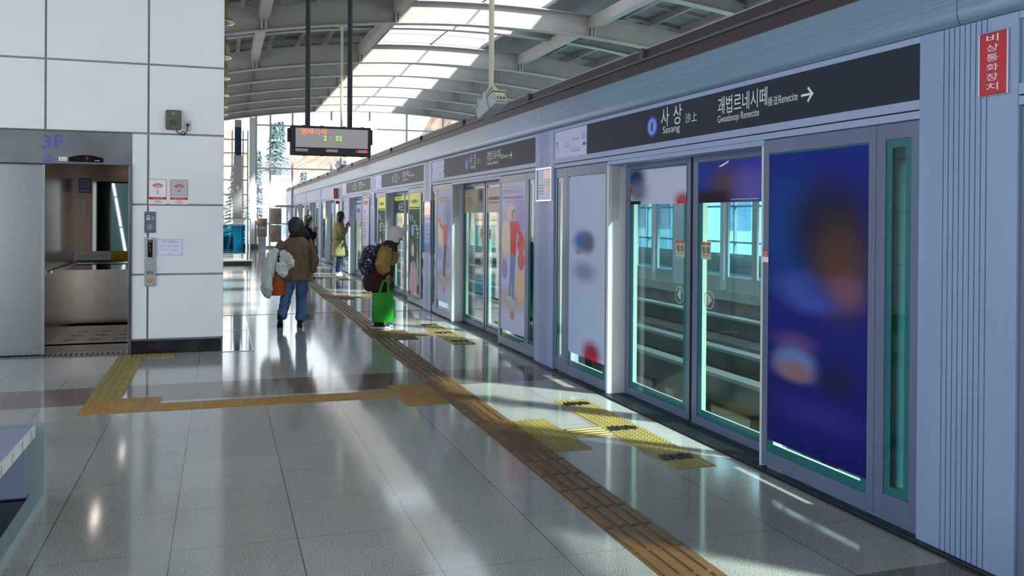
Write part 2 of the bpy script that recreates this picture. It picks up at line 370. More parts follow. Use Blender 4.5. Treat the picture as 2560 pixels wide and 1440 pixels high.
# end wall: glazing frame, two pillars, glass
GF = mat('glazing_frame', 'A6A7A6', .45)
b = B()
for x, wd in ((1.60, .10), (2.27, .09), (3.32, .09), (5.2, .09), (7.1, .09), (9.0, .09), (10.9, .09), (12.8, .09)): b.box(x-wd/2, x+wd/2, YE-.06, YE+.06, 0, zb(x)+.2, GF)
for z, hh in ((2.06, .12), (3.90, .07), (6.0, .07)): b.box(1.6, 14.8, YE-.05, YE+.05, z-hh/2, z+hh/2, GF)
b.box(1.6, 5.0, YE-.05, YE+.05, .0, .12, GF); b.box(1.6, 3.4, YE-.05, YE+.05, 1.17, 1.23, GF)
for x in (-.6, .5, 1.0, 1.22): b.box(x-.03, x+.03, YE-.06, YE+.06, 0, 5.7, GF)
for z in (1.95, 2.6, 3.3, 3.95, 4.6, 5.25): b.box(-1.6, 1.25, YE-.05, YE+.05, z-.03, z+.03, GF)
struct('wall_front', b)
b = B(); b.box(-1.6, 14.8, YE+.005, YE+.02, .1, 6.2, CLEAR); struct('window_3', b)
b = B(); b.box(1.29, 1.555, YE-.5, YE-.1, 0, 6.3, mat('pillar_white', 'C9CCCB', .5)); b.box(1.0, 1.7, YE-.52, YE-.5, 0, .22, GRAN); tag(put('pillar', b.mesh('pillar')), 'slim white pillar beside the glazed end wall', 'pillar')
p = thing('pillar', 'grey pillar with a dark blue upper band left of the end wall', 'pillar', (.75, YE-1.0, 0))
PG = mat('pillar_grey', '8D8C8A', .5); b = B(); b.box(-.19, .19, -.19, .19, 0, 4.42, PG); b.box(-.15, .15, -.15, .15, 5.75, 6.1, PG)
for z in (.9, 1.8, 2.7, 3.6): b.box(-.192, .192, -.192, .192, z, z+.01, JOINT)
put('shaft', b.mesh('shaft'), p); b = B(); b.box(-.15, .15, -.15, .15, 4.42, 5.75, mat('deep_blue_paint', '14284A', .4)); put('blue_band', b.mesh('blue_band'), p, label='dark blue upper band')
b = B(); b.ball((0, -.2, 2.9), (.07, .05, .12), mat('lamp_glass', 'C9C6B8', .3)); put('wall_lamp', b.mesh('wall_lamp', 60), p, label='small oval wall lamp')
# right side: tracks, far platform, outer glazing
b = B(); b.box(3.66, 10.9, YB, 60, -1.35, -1.15, noisy('track_ground', '6E6A58', '8B8770', (1, 1, 1), 1.6, .9)); b.box(3.55, 3.66, YB, 60, -1.2, -.02, CONC); struct('ground', b)
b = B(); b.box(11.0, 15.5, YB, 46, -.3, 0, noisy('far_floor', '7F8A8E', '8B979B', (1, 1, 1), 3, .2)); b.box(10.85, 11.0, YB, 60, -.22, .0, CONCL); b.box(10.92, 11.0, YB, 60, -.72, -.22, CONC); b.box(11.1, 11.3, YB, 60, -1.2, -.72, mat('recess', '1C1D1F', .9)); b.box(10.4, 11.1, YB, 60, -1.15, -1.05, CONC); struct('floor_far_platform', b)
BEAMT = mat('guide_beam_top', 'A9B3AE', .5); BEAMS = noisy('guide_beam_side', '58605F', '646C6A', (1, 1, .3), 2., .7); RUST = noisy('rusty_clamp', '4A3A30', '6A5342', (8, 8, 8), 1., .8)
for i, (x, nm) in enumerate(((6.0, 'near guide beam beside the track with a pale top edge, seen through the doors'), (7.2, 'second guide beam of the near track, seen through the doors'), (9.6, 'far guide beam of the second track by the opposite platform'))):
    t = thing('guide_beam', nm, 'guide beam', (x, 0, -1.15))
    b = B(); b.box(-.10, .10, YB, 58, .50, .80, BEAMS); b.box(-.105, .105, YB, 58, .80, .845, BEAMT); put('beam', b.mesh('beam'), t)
    b = B()
    for k in range(24): b.box(-.07, .07, YB+k*2.8, YB+k*2.8+.14, 0, .5, CONC)
    put('supports', b.mesh('supports'), t)
    if i < 2:
        b = B(); b.box(.26, .34, YB, 58, .36, .42, mat('power_rail', '2C2A2A', .5)); b.box(.25, .35, YB, 58, .3, .36, mat('insulator_rail', '6C6450', .7))
        for k in range(50): b.box(.22, .38, YB+k*1.3, YB+k*1.3+.10, .0, .48, RUST)
        put('power_rail', b.mesh('power_rail'), t, label='dark power rail on rusty clamps')
b = B(); b.tube([(5.9, 8.75, -.68), (5.87, 8.74, -.95), (5.7, 8.75, -1.10), (5.3, 8.9, -1.125), (4.9, 9.0, -1.125)], .05, RUB, 10); tag(put('cable', b.mesh('cable', 60)), 'black cable curving down from the guide beam to the track bed', 'cable')
OP = Proto('opposite_screen', 'screen'); b = B(); b.box(0, .12, .0, .5, 0, 2.16, POSTW); b.box(0, .12, 0, PITCHY, 2.16, 2.95, ALU)
OPF = mat('opposite_frame', 'A8B1AE', .5)
for a, c in ((.5, 1.5), (1.55, 2.7), (2.72, 3.85), (3.9, 5.76)): b.ring(.03, .08, a, c, 0, 2.16, a+.09, c-.09, .3, 2.05, OPF)
b.box(-.04, .12, 3.82, 3.98, 0, 2.16, POSTW); b.box(-.04, .12, 1.47, 1.6, 0, 2.16, POSTW); OP.part('frame', b)
b = B(); b.box(.05, .056, .5, 5.76, .3, 2.05, glass('opposite_glass', (.70, .86, .88))); OP.part('glass', b)
for k in range(-1, 8): OP.at((11.0, Y0-1.4+k*PITCHY, 0), f'{ORD[k+1]} bay of the opposite platform screen beyond the tracks', 'opposite platform screens')
b = B()
for y in [YB+1.9*i for i in range(29)]: b.box(14.9, 15.0, y-.03, y+.03, 0, 5.9, GF)
for z in (.9, 2.0, 3.2, 4.6, 5.9): b.box(14.9, 15.0, YB, 46, z-.03, z+.03, GF)
b.box(14.85, 15.05, YB, 46, 0, .55, CONCL); struct('wall_right', b)
b = B(); b.box(15.0, 15.01, YB, 46, .5, 5.9, glass('outer_glass', (.72, .93, .98))); struct('window_4', b)
for i in range(7):
    b = B(); y = 4.5+i*5.0; b.tube([(14.6, y+1.6, 0), (14.6, y-.6, 6.2)], .13, mat('strut_pale', 'B9C4C4', .5), 10); tag(put('diagonal_strut', b.mesh('diagonal_strut', 40)), f'{ORD[i]} slanting steel strut in front of the glazing behind the opposite platform', 'strut', 'slanting struts of the far side')
# left and rear of the hall, behind the camera: glazing with slanting struts
b = B()
for y in [YB+1.8*i for i in range(12)]: b.box(-6.95, -6.87, y-.04, y+.04, 0, 4.6, GF)
for z in (1.1, 2.3, 3.5, 4.6): b.box(-6.95, -6.87, YB, YW, z-.03, z+.03, GF)
for x in [-6.9+1.8*i for i in range(6)]: b.box(x-.04, x+.04, YB-.04, YB+.04, 0, 4.6, GF)
for z in (1.1, 2.3, 3.5, 4.6): b.box(-6.9, 3.3, YB-.04, YB+.04, z-.03, z+.03, GF)
struct('wall_back', b)
b = B(); TEALST = mat('teal_strut', '5F7E80', .4)
for i in range(9):
    x = -6.2+i*1.05; b.prism([(x-.45, 0), (x+.5, 0), (x-.35, 5.0), (x-1.3, 5.0)], 'y', YB+.2, YB+.34, TEALST)
struct('trim_5', b)
# ================================================================== outside, beyond the end wall
b = B(); b.box(-120, 160, 45, 220, -7, -6.5, noisy('street', 'A8A49C', 'BDB8AE', (1, 1, 1), .3, .9)); struct('ground_outside', b)
HILL = noisy('autumn_hillside', '8C6250', 'A8957C', (1, 1, 1), .35, .95, 0, 6, .2, .35, .65, .0)
b = B(); n, mm = 40, 10; vs = []
for j in range(mm+1):
    for i in range(n+1):
        x = -40+4.5*i; h = (j/mm)**.8; vs.append((x+random.uniform(-1, 1), 118+j*9+random.uniform(-1, 1), -6.6+h*(31+8*math.sin(i*.33)+5*math.sin(i*.9+1)-.16*max(0, 20-x)+random.uniform(-1, 1))))
b.add(vs, [(j*(n+1)+i, j*(n+1)+i+1, (j+1)*(n+1)+i+1, (j+1)*(n+1)+i) for j in range(mm) for i in range(n)], HILL); struct('hill', b)
def conifer(seed):
    rd = random.Random(seed); f = B(); gm = noisy('conifer_needles', '5A7278', '8EA2A2', (1, 1, 1), 3., .9, spec=.1)
    for k in range(24):
        z = 1.0+k*.33; r = (2.0-.078*k)*rd.uniform(.8, 1.1)
        for q in range(12):
            a = rd.uniform(0, 6.283); rr = r*rd.uniform(.7, 1.1); c, s_ = math.cos(a), math.sin(a)
            for t in range(5):
                u = (t+.6)/5*rr; zz = z+.25-.35*u/r; wd = .16+.10*(1-t/5)
                for sg in (-1, 1):
                    ln = (.55*(1-t/6))*rd.uniform(.7, 1.2); px, py = u*c-s_*sg*.03, u*s_+c*sg*.03; qx, qy = (u+ln*.7)*c-s_*sg*ln*.7, (u+ln*.7)*s_+c*sg*ln*.7
                    f.add([(px, py, zz+.05), (px+c*wd, py+s_*wd, zz-.02), (qx, qy, zz-.16+rd.uniform(-.08, .08))], [(0, 1, 2)], gm)
    t = B(); t.tube([(0, 0, -9), (0, 0, 9.0)], [.25, .03], mat('bark', '5A4A3C', .9), 8); p = Proto('conifer', 'tree'); p.part('foliage', f); p.part('trunk', t, smooth=60); return p
c1, c2 = conifer(3), conifer(5)
for i, (x, y, z, pr, lb) in enumerate(((4.6, 82, 0.5, c1, 'tall blue green conifer outside behind the left edge of the display board'), (5.9, 95, 2., c2, 'blue green conifer outside just left of the display board'), (3.4, 90, -1.5, c2, 'lower conifer outside near the white end pillar'), (1.3, 86, -3., c1, 'conifer outside seen in the narrow side glazing by the grey pillar'), (7.4, 104, -4.0, c1, 'conifer outside above the far end of the platform screens'), (9.6, 110, -2.5, c2, 'conifer outside at the foot of the brown hillside'))):
    pr.at((x, y, z+.6), lb, 'conifers outside')
WB = mat('white_render', 'E2E4E6', .7); WIN = mat('far_window', '5F7F9C', .2)
t = thing('building', 'white building with a stepped roof outside the end wall', 'building', (4.3, 70, -6.5))
b = B(); b.box(-1.0, .9, 0, 6, 0, 10.9, WB); b.prism([(.9, 4.2), (2.6, 4.2), (.9, 10.9)], 'y', .4, 6, WB); put('wall', b.mesh('wall'), t)
b = B(); b.box(-1.1, 1.0, -.2, 6.2, 10.9, 11.2, mat('roof_grey', 'A9B4C4', .6)); put('roof', b.mesh('roof'), t)
for i in range(3): b = B(); b.box(-.8+i*.55, -.5+i*.55, -.05, .05, 6.6, 7.4, WIN); put('window', b.mesh('window'), t)
t = thing('building', 'pale blue apartment block beyond the glazing behind the opposite platform', 'building', (24, 40, -6.5))
b = B(); b.box(0, 10, 0, 16, 0, 22, mat('pale_blue_render', 'B4D2E2', .7)); put('wall', b.mesh('wall'), t)
for k in range(5):
    for j in range(5): b = B(); b.box(-.05, .05, 1+k*3, 2.6+k*3, 7.5+j*2.8, 9+j*2.8, WIN); put('window', b.mesh('window'), t)
for k in range(3):
    for j in range(4): b = B(); b.box(1.2+k*3, 2.6+k*3, -.05, .05, 7.5+j*2.8, 9+j*2.8, WIN); put('window', b.mesh('window'), t)
# ================================================================== platform screen (bays along the track)
XD, UP = (0, -1, 0), (0, 0, 1)                 # reading direction and up on faces turned to the platform
def glazed(name, y0, y1, z0, z1, gy0, gy1, gz0, gz1, fr, x=0., th=.05, frit=.055, cat='glass screen', rd=.012, rv=None):
    """frame, glass, dark teal border and the pale reveal behind it; local x=0 is the face"""
    P = Proto(name, cat); b = B(); b.ring(x, x+th, y0, y1, z0, z1, gy0, gy1, gz0, gz1, fr); P.part('frame', b, bevel=.003)
    b = B(); b.box(x+.012, x+.018, gy0, gy1, gz0, gz1, DGL); P.part('glass', b)
    f = min(frit, (gy1-gy0)*.28); b = B(); b.ring(x+.009, x+.0118, gy0, gy1, gz0, gz1, gy0+f, gy1-f, gz0+f, gz1-f, TEAL); P.part('glass_border', b)
    b = B(); g = f*.8; b.ring(x+.0185, x+th+rd, gy0, gy1, gz0, gz1, gy0+g, gy1-g, gz0+g, gz1-g, rv or REVEAL); P.part('reveal', b)
    return P
NP = PITCHY-.585
wide_near = glazed('glazed_screen', .330, 1.368, .03, 2.16, .385, 1.315, .125, 2.072, ALUD)
narrow_near = glazed('slit_window_screen', .002, .326, .03, 2.16, .070, .258, .17, 2.075, ALUD, frit=.045, rd=.12, rv=mat('unlit_teal_reveal', '1F5054', .3))  # slit reveal deepened to block the sun, coloured dark as if unlit
wide_far = glazed('glazed_screen', 3.845, 4.824, .03, 2.16, 3.875, 4.785, .125, 2.06, ALUD)
narrow_far = glazed('slit_window_screen', 4.828, NP, .03, 2.16, 4.945, 5.115, .15, 2.06, ALUD, frit=.045, rd=.075)
door_near = glazed('sliding_door', 1.40, 2.585, .02, 2.19, 1.47, 2.505, .085, 2.085, ALUD, th=.045, frit=.06, cat='door')
door_far = glazed('sliding_door', 2.605, 3.80, .02, 2.19, 2.675, 3.715, .085, 2.085, ALUD, th=.045, frit=.06, cat='door')
for P, yy, dr in ((door_near, 2.34, 1), (door_far, 2.80, -1)):
    b = B(); b.box(-.003, .0, *( (2.580, 2.592) if dr > 0 else (2.598, 2.61)), .02, 2.19, RUB); P.part('edge_seal', b)
    b = B(); o = (.0085, yy, 1.015); PRN = mat('etched_white', 'A9BAB4', .5)
    b.farc(o, XD, UP, 0, 0, .064, .072, 0, 360, PRN, .0, 30); s = -dr*-1
    b.flat(o, XD, UP, [(-.022*s, .05), (.042*s, 0), (-.022*s, -.05)] if s < 0 else [(-.022, .05), (-.022, -.05), (.042, 0)], PRN)
    P.part('arrow_mark', b)
    y = 2.46 if dr > 0 else 2.86; b = B(); o = (.0084, y, 1.325)
    b.frect(o, XD, UP, 0, 0, .14, .135, CREAM); b.frect(o, XD, UP, 0, .112, .14, .135, ORANGE, .0005)
    for cu in (.037, .103): b.farc(o, XD, UP, cu, .072, .024, .029, 0, 360, BLACK, .0005, 18); b.frect(o, XD, UP, cu-.010, .055, cu+.010, .09, GREYP, .0004); b.flat(o, XD, UP, [(cu-.02, .088), (cu-.015, .091), (cu+.02, .056), (cu+.015, .053)], BLACK, .0007)
    b.text('손대지 마십시오', o, XD, UP, .012, .022, .116, .012, BLACK, .0005); b.text('주의', o, XD, UP, .05, .116, .04, .014, WHITE, .0009)
    P.part('caution_label', b, label='small caution label with orange heading')
post = Proto('door_post', 'post'); b = B(); b.box(-.004, .215, 3.803, 3.842, .012, 2.128, POSTW); post.part('jamb', b, bevel=.006)
b = B(); b.box(.03, .10, 3.800, 3.803, 1.62, 2.12, mat('plate_grey', 'B2B8BE', .45)); post.part('cover_plate', b)
post2 = Proto('door_post', 'post'); b = B(); b.box(-.004, .165, 1.371, 1.392, .012, 2.128, POSTW); post2.part('jamb', b, bevel=.004)
# ribbed column
prof = [(0, 0)]
ys = [.17+.032*i for i in range(9)]
for y in ys: prof += [(.0, y-.0035), (.010, y-.002), (.010, y+.002), (.0, y+.0035)]
prof += [(0, .583), (.30, .583), (.30, 0)]
colm = Proto('screen_column', 'column'); b = B(); b.prism([(p[0]-.015, p[1]-.584) for p in prof], 'z', .012, 2.584, COLM); colm.part('cladding', b)
# header with lintel, and the station sign
lint = Proto('screen_header', 'header'); b = B(); W = NP
b.box(-.012, .165, 0, W, 2.165, 2.205, ALUL); b.box(.0, .165, 0, W, 2.205, 2.212, RUB); b.box(-.014, .25, 0, W, 2.212, 2.262, ALUL)
b.box(-.014, .25, 0, W, 2.551, 2.584, ALUL); b.box(-.002, .25, 0, W, 2.262, 2.551, ALU); b.box(.0, .165, 1.37, 3.84, 2.13, 2.165, ALUL); lint.part('beam', b, bevel=.002)
sign = Proto('station_sign', 'sign'); sign.parts += lint.parts
b = B(); b.box(-.010, -.002, .002, 4.30, 2.263, 2.551, SIGN); sign.part('sign_board', b)
o = (-.0105, NP, 2.263)                                       # origin at the far (left) end as read
Y = lambda y: (Y0+NP)-y                                       # world y -> distance from the left end
b = B()
b.text('사', o, XD, UP, Y(6.375), .118, .13, .155, WHITE); b.text('상', o, XD, UP, Y(6.175), .118, .135, .155, WHITE); b.text('沙上', o, XD, UP, Y(5.985), .112, .175, .075, WHITE)
b.text('Sasang', o, XD, UP, Y(6.345), .045, .275, .075, WHITE); b.text('괘법르네시떼', o, XD, UP, Y(5.52), .125, .60, .125, WHITE)
b.text('Gwaebeop Renecite', o, XD, UP, Y(5.52), .052, .51, .066, WHITE); b.text('掛法', o, XD, UP, Y(4.91), .116, .105, .06, WHITE); b.text('Renecite', o, XD, UP, Y(4.795), .121, .195, .052, WHITE)
a = Y(4.566); b.frect(o, XD, UP, a, .135, a+.118, .149, WHITE); b.flat(o, XD, UP, [(a+.07, .19), (a+.118, .142), (a+.07, .094), (a+.058, .104), (a+.095, .142), (a+.058, .18)], WHITE, .0003)
sign.part('lettering', b)
k = sign.part('line_badge', solid(VIOL).fell(o, XD, UP, Y(6.53), .137, .095, .088, VIOL, .0, 36), label='round blue line number badge')
b = B(); b.fell(o, XD, UP, Y(6.53), .137, .073, .068, SKYB, .0006, 36); b.text('1', o, XD, UP, Y(6.545), .10, .024, .075, BLACK, .0012); sign.part('number', b, parent=k)
b = B(); b.box(-.008, -.002, 4.312, NP-.004, 2.263, 2.547, LILAC); k = sign.part('route_map', b, label='pale lilac route map sheet')
b = B(); o2 = (-.0084, NP, 2.263)
pts = [(.30, .105), (.40, .115), (.44, .105), (.50, .050), (.70, .053)]
for p, q in zip(pts, pts[1:]): b.flat(o2, XD, UP, [(p[0], p[1]-.003), (q[0], q[1]-.003), (q[0], q[1]+.003), (p[0], p[1]+.003)], GREYP)
for i in range(12): b.flat(o2, XD, UP, [(.505+i*.016, .058), (.508+i*.016, .058), (.522+i*.016, .088), (.519+i*.016, .088)], GREYP)
for i in range(6): b.flat(o2, XD, UP, [(.31+i*.018, .12), (.313+i*.018, .12), (.327+i*.018, .15), (.324+i*.018, .15)], GREYP)
for i in range(4): b.frect(o2, XD, UP, .50+i*.05, .165, .525+i*.05, .178, GREYP)
b.frect(o2, XD, UP, .05, .13, .09, .175, BLUEP); b.frect(o2, XD, UP, .06, .138, .08, .15, WHITE, .0004); b.frect(o2, XD, UP, .77, .095, .85, .125, GREYP); b.frect(o2, XD, UP, .755, .19, .765, .215, mat('print_brown', '6B4A3A', .5)); b.frect(o2, XD, UP, .755, .16, .765, .18, mat('print_brown', '6B4A3A', .5))
for i in range(6): b.frect(o2, XD, UP, .05, .05+i*.013, .13, .053+i*.013, GREYP); b.frect(o2, XD, UP, .775, .155+i*.011, .86, .158+i*.011, GREYP)
sign.part('print', b, parent=k)
# fascia above the headers
fas = Proto('fascia_panel', 'fascia'); FAS = noisy('fascia_aluminium', '6C869E', '7C96AC', (.02, .12, 90), 1., .36, .3, 2); b = B()
b.prism([(.06, 2.60), (.0, 2.585), (-.018, 2.592), (-.032, 2.612), (-.04, 2.645), (-.04, 2.655)], 'y', 0, PITCHY-.004, FAS, cap=False); b.prism([(.0, 2.60), (-.03, 2.64), (-.03, 2.85), (.10, 2.85), (.10, 2.60)], 'y', PITCHY-.02, PITCHY-.0005, RUB)
b.prism([(-.04, 2.655), (-.04, 2.862), (.20, 2.862), (.20, 2.60), (.06, 2.60)], 'y', 0, PITCHY-.004, FAS); fas.part('sheet', b, smooth=35)
for k in range(-1, 8): fas.at((S0, 3.338+k*PITCHY, 0), f'{ORD[k] if k >= 0 else "first"} blue grey fascia sheet along the top of the platform screen' if k >= 0 else 'blue grey fascia sheet at the top right picture edge, above the emergency sign', 'fascia sheets')
t = thing('screen_top_rail', 'dark brown top band with a thin rail running along the whole platform screen', 'rail', (S0, 0, 0))
b = B(); b.box(-.02, .25, -2.4, 49.4, 2.862, 3.058, DARKBAND); b.box(-.024, .25, -2.4, 49.4, 3.058, 3.066, ALUL); put('band', b.mesh('band'), t)
b = B(); b.box(-.045, -.02, -2.4, 49.4, 2.962, 2.978, mat('rail_grey', '5B626B', .45)); put('rail', b.mesh('rail'), t)
b = B()
for i in range(18): b.box(-.048, -.02, -2+i*2.88, -1.93+i*2.88, 2.96, 3.07, mat('clamp_grey', '4A4D55', .5))
put('clamps', b.mesh('clamps'), t)
NB = 8
for k in range(NB):
    yk = Y0+k*PITCHY; n = ORD[k]; L0 = (S0, yk, 0); bay = f'the {n} door bay'
    colm.at(L0, f'ribbed blue grey column at the near side of {bay}', 'screen columns')
    if k < 4: sign.at(L0, f'dark station sign and route map over {bay}', 'station signs')
    else: lint.at(L0, f'plain pale header without writing over {bay}', 'blank headers')
    narrow_near.at(L0, f'narrow slit window panel at the near end of {bay}', 'narrow panels')
    wide_near.at(L0, f'wide fixed panel just nearer than the doors of {bay}', 'wide panels')
    wide_far.at(L0, f'wide fixed panel just beyond the doors of {bay}', 'wide panels')
    narrow_far.at(L0, f'narrow slit window panel at the far end of {bay}', 'narrow panels')
    D = (S0+.172, yk, 0)
    door_near.at(D, f'nearer sliding door leaf of {bay}', 'sliding doors'); door_far.at(D, f'farther sliding door leaf of {bay}', 'sliding doors')
    post.at(L0, f'broad white door post at the far side of the opening in {bay}', 'door posts'); post2.at(L0, f'thin white door post at the near side of the opening in {bay}', 'door posts')
L0 = (S0, Y0-PITCHY, 0)
wide_far.at(L0, 'wide fixed panel beside the emergency sign, past the right picture edge', 'wide panels'); narrow_far.at(L0, 'narrow slit window panel at the right picture edge beside the emergency sign', 'narrow panels'); lint.at(L0, 'plain pale header past the right picture edge', 'blank headers')
colm.at((S0, Y0+NB*PITCHY, 0), 'ribbed column at the far end of the platform screen', 'screen columns')
# ------------------------------------------------------------------ posters and notices on the screen
def sheet(name, label, cat, y_left, y_right, z0, z1, m, draw=None, x=S0+.0045, th=.0015, group=None, frame=None):
    wd = y_left-y_right; t = thing(name, label, cat, (x, y_left, z0), group)
    b = B(); b.box(-th, 0, -wd, 0, 0, z1-z0, m); put('paper', b.mesh('paper'), t)
    if draw:
        b = B(); draw(b, (-th-.0004, 0, 0), wd, z1-z0)
        if b.f: put('print', b.mesh('print'), t)
    if frame:
        b = B(); b.ring(-.012, .0, -wd-.012, .012, -.012, z1-z0+.012, -wd+.004, -.004, .004, z1-z0-.004, frame); put('frame', b.mesh('frame'), t)
    return t
blue_m = blobs('blurred_blue_poster', '1C2C86', [(.25, .75, .45, .17, '173C86', .5), (.65, .74, .36, .16, '20243F', .55), (.75, .62, .24, .13, '553C34', .8), (.80, .55, .16, .05, '70506A', .8), (.32, .55, .24, .045, '3C4FA0', .8), (.48, .50, .22, .03, '4050A8', .9), (.30, .36, .20, .03, '5A4480', .8), (.30, .29, .22, .05, '6680B8', .5), (.30, .265, .19, .03, '8C6A70', .8), (.72, .27, .17, .055, '1B2255', .7), (.55, .14, .4, .04, '2A2E88', .9)], '121C68')
sheet('poster', 'tall deep blue poster with blurred dark and brown patches on the nearest wide glazed screen', 'poster', 4.905, 3.985, .205, 2.062, blue_m, x=S0+.0045)
pale_m = blobs('blurred_pale_poster', 'B4C2DC', [(.42, .64, .26, .055, '4A6EA8', .5), (.56, .63, .14, .05, '5D6A7C', .7), (.45, .47, .28, .05, '7C90A8', .8), (.66, .035, .22, .06, '9A2F52', .6), (.30, .58, .10, .015, '97809E', .9)], 'AABCDA')
sheet('poster', 'tall pale blue blurred poster just beyond the nearest sliding doors', 'poster', 8.376, 7.476, .266, 2.05, pale_m, lambda b, o, w_, h: (b.frect(o, XD, UP, .48*w_, .0, .80*w_, .035, REDP)))
st1 = blobs('blurred_door_sticker', 'B8C4DA', [(.10, .75, .17, .35, '233A66', .6), (.14, .35, .16, .3, '6A6F84', .8), (.95, .12, .13, .16, 'A85068', .7)])
XDR = S0+.172+.0045
sheet('door_sticker', 'pale blurred sticker across the top of the farther leaf of the nearest doors', 'sticker', 7.30, 6.285, 1.765, 2.072, st1, lambda b, o, w_, h: (b.frect(o, XD, UP, .0, .0, .2*w_, .03, BLACK), b.frect(o, XD, UP, .85*w_, 0, .985*w_, .03, REDP), b.frect(o, XD, UP, .0, .10, .045*w_, .16, REDP)), x=XDR)
st2 = blobs('blurred_blue_sticker', '2E3AA8', [(.2, .55, .3, .6, '243A90', .7), (.42, .42, .22, .40, '5A4450', .8), (.15, .10, .35, .22, '2A2030', .6), (.72, .35, .22, .4, '5A5AA8', .8)])
sheet('door_sticker', 'dark blue blurred sticker across the top of the nearer leaf of the nearest doors', 'sticker', 6.095, 5.07, 1.765, 2.077, st2, lambda b, o, w_, h: (b.flat(o, XD, UP, [(.28*w_, .27), (.33*w_, .27), (.42*w_, .30), (.42*w_, .312)], WHITE), b.frect(o, XD, UP, .45*w_, .02, .8*w_, .024, YELP)), x=XDR)
SKIN1, RED2 = mat('poster_skin', 'E0B298', .5), mat('poster_red', 'D0202E', .45)
BAL = [mat('balloon_peach', 'E6C2A6', .45), mat('balloon_violet', 'A68CCC', .45), mat('balloon_pink', 'B98A9C', .45), mat('balloon_coral', 'D4665C', .45), mat('balloon_blue', '76A4D4', .45), mat('balloon_cream', 'E4CEB6', .45)]
JEANP, SHOEP, HAIRP = mat('poster_jeans', '7C90BC', .5), mat('poster_shoes', 'C4CCE0', .5), mat('poster_hair', '6E8FA6', .5)
bal_m = blobs('balloon_poster_sheet', 'CDD2EA', [(.5, .22, .6, .06, 'C4B4A8', .9), (.8, .75, .3, .14, 'B4A4DA', .8), (.1, .62, .2, .12, 'D0A4BC', .9)], 'C4CEEA')
def shopper(b, o, w_, h, jeans=JEANP, arm=1, big=True):
    n_ = [0]
    def lay(k): n_[0] += 1; return .00012*n_[0]
    e = lambda u, v, ru, rv, m, k: b.fell(o, XD, UP, u*w_, v*h, ru*w_, rv*h, m, lay(k))
    q = lambda pts, m, k: b.flat(o, XD, UP, [(p[0]*w_, p[1]*h) for p in pts], m, lay(k))
    if big: e(.205, .625, .20, .125, BAL[5], 1); e(.85, .60, .15, .07, BAL[3], 1); e(.80, .33, .2, .11, BAL[0], 2); e(.16, .415, .13, .07, BAL[1], 2); e(.46, .80, .22, .05, BAL[0], 0); e(.855, .49, .14, .065, BAL[3], 2)
    else: e(.22, .62, .22, .12, BAL[5], 1); e(.78, .405, .2, .105, BAL[1], 1); e(.2, .43, .18, .07, BAL[4], 1)
    e(.56, .785, .10, .04, HAIRP, 3); e(.58, .775, .06, .032, SKIN1, 4); q([(.54, .74), (.60, .74), (.60, .76), (.54, .76)], SKIN1, 4)
    if arm: q([(.40, .74), (.72, .74), (.80, .70), (.66, .66), (.64, .52), (.42, .52)], RED2, 5); q([(.72, .74), (.80, .70), (.93, .62), (.70, .555), (.68, .585), (.82, .625), (.68, .69)], RED2, 5); e(.68, .57, .03, .015, SKIN1, 6)
    else: q([(.34, .69), (.74, .70), (.72, .52), (.50, .52), (.44, .64)], RED2, 5); q([(.12, .765), (.19, .69), (.27, .705), (.18, .77)], RED2, 5); q([(.19, .69), (.22, .668), (.42, .655), (.42, .695), (.27, .705)], RED2, 5); e(.15, .765, .03, .012, SKIN1, 6)
    q([(.42, .52), (.64, .52), (.60, .40), (.56, .22), (.50, .22), (.50, .40), (.44, .24), (.36, .24)] if arm else [(.50, .52), (.70, .52), (.58, .22), (.52, .22), (.54, .40), (.48, .22), (.42, .22)], jeans, 4)
    e(.38, .222, .12, .018, SHOEP, 5); e(.56, .195, .05, .03, SHOEP, 5)
    q([(.44, .09), (.58, .09), (.58, .135), (.44, .135)], REDP, 3)
    for i in range(3): q([(.465, .098+i*.012), (.555, .098+i*.012), (.555, .103+i*.012), (.465, .103+i*.012)], WHITE, 5)
    q([(.45, .143), (.57, .143), (.57, .149), (.45, .149)], REDP, 3)
k1 = Y0+PITCHY; k2 = k1+PITCHY; k3 = k2+PITCHY; k4 = k3+PITCHY
def jp(b, o, w_, h):
    shopper(b, o, w_, h); b.text('お得で合理的なショッピング!', o, XD, UP, .08*w_, .925*h, .84*w_, .03*h, RED2, .0003)
    for i in range(11): b.frect(o, XD, UP, (.08+i*.077)*w_, .893*h, (.135+i*.077)*w_, .907*h, RED2, .0003)
    for v in (.968, .872): b.frect(o, XD, UP, .06*w_, v*h, .94*w_, (v+.002)*h, GREYP, .0002)
def cn(b, o, w_, h):
    shopper(b, o, w_, h, mat('poster_black', '23252C', .5), 0, False)
    for v, n_ in ((.925, 5), (.895, 6)):
        for i in range(n_): b.frect(o, XD, UP, (.16+i*.115)*w_, v*h, (.245+i*.115)*w_, (v+.018)*h, RED2 if v > .9 else mat('poster_orange', 'C07A5A', .5), .0003)
sheet('poster', 'shopping poster with a red sweater figure and balloons just nearer than the second doors', 'poster', k1+1.31, k1+.392, .22, 2.065, bal_m, jp)
sheet('poster', 'poster of a red topped figure in black leggings with balloons just beyond the second doors', 'poster', k1+4.78, k1+3.885, .262, 2.052, bal_m, cn)
tan = blobs('tan_sticker_sheet', 'C4AA88', [(.85, .7, .12, .35, '5A5058', .7), (.8, .15, .25, .25, '8E9AA6', .8)])
sheet('door_sticker', 'tan sticker with small lines of text on the farther leaf of the second doors', 'sticker', k1+3.71, k1+2.68, 1.70, 2.05, tan, lambda b, o, w_, h: [b.frect(o, XD, UP, (.12+.05*i)*w_, (.58-.11*i)*h, (.45-.02*i)*w_, (.62-.11*i)*h, GREYP) for i in range(4)], x=XDR)
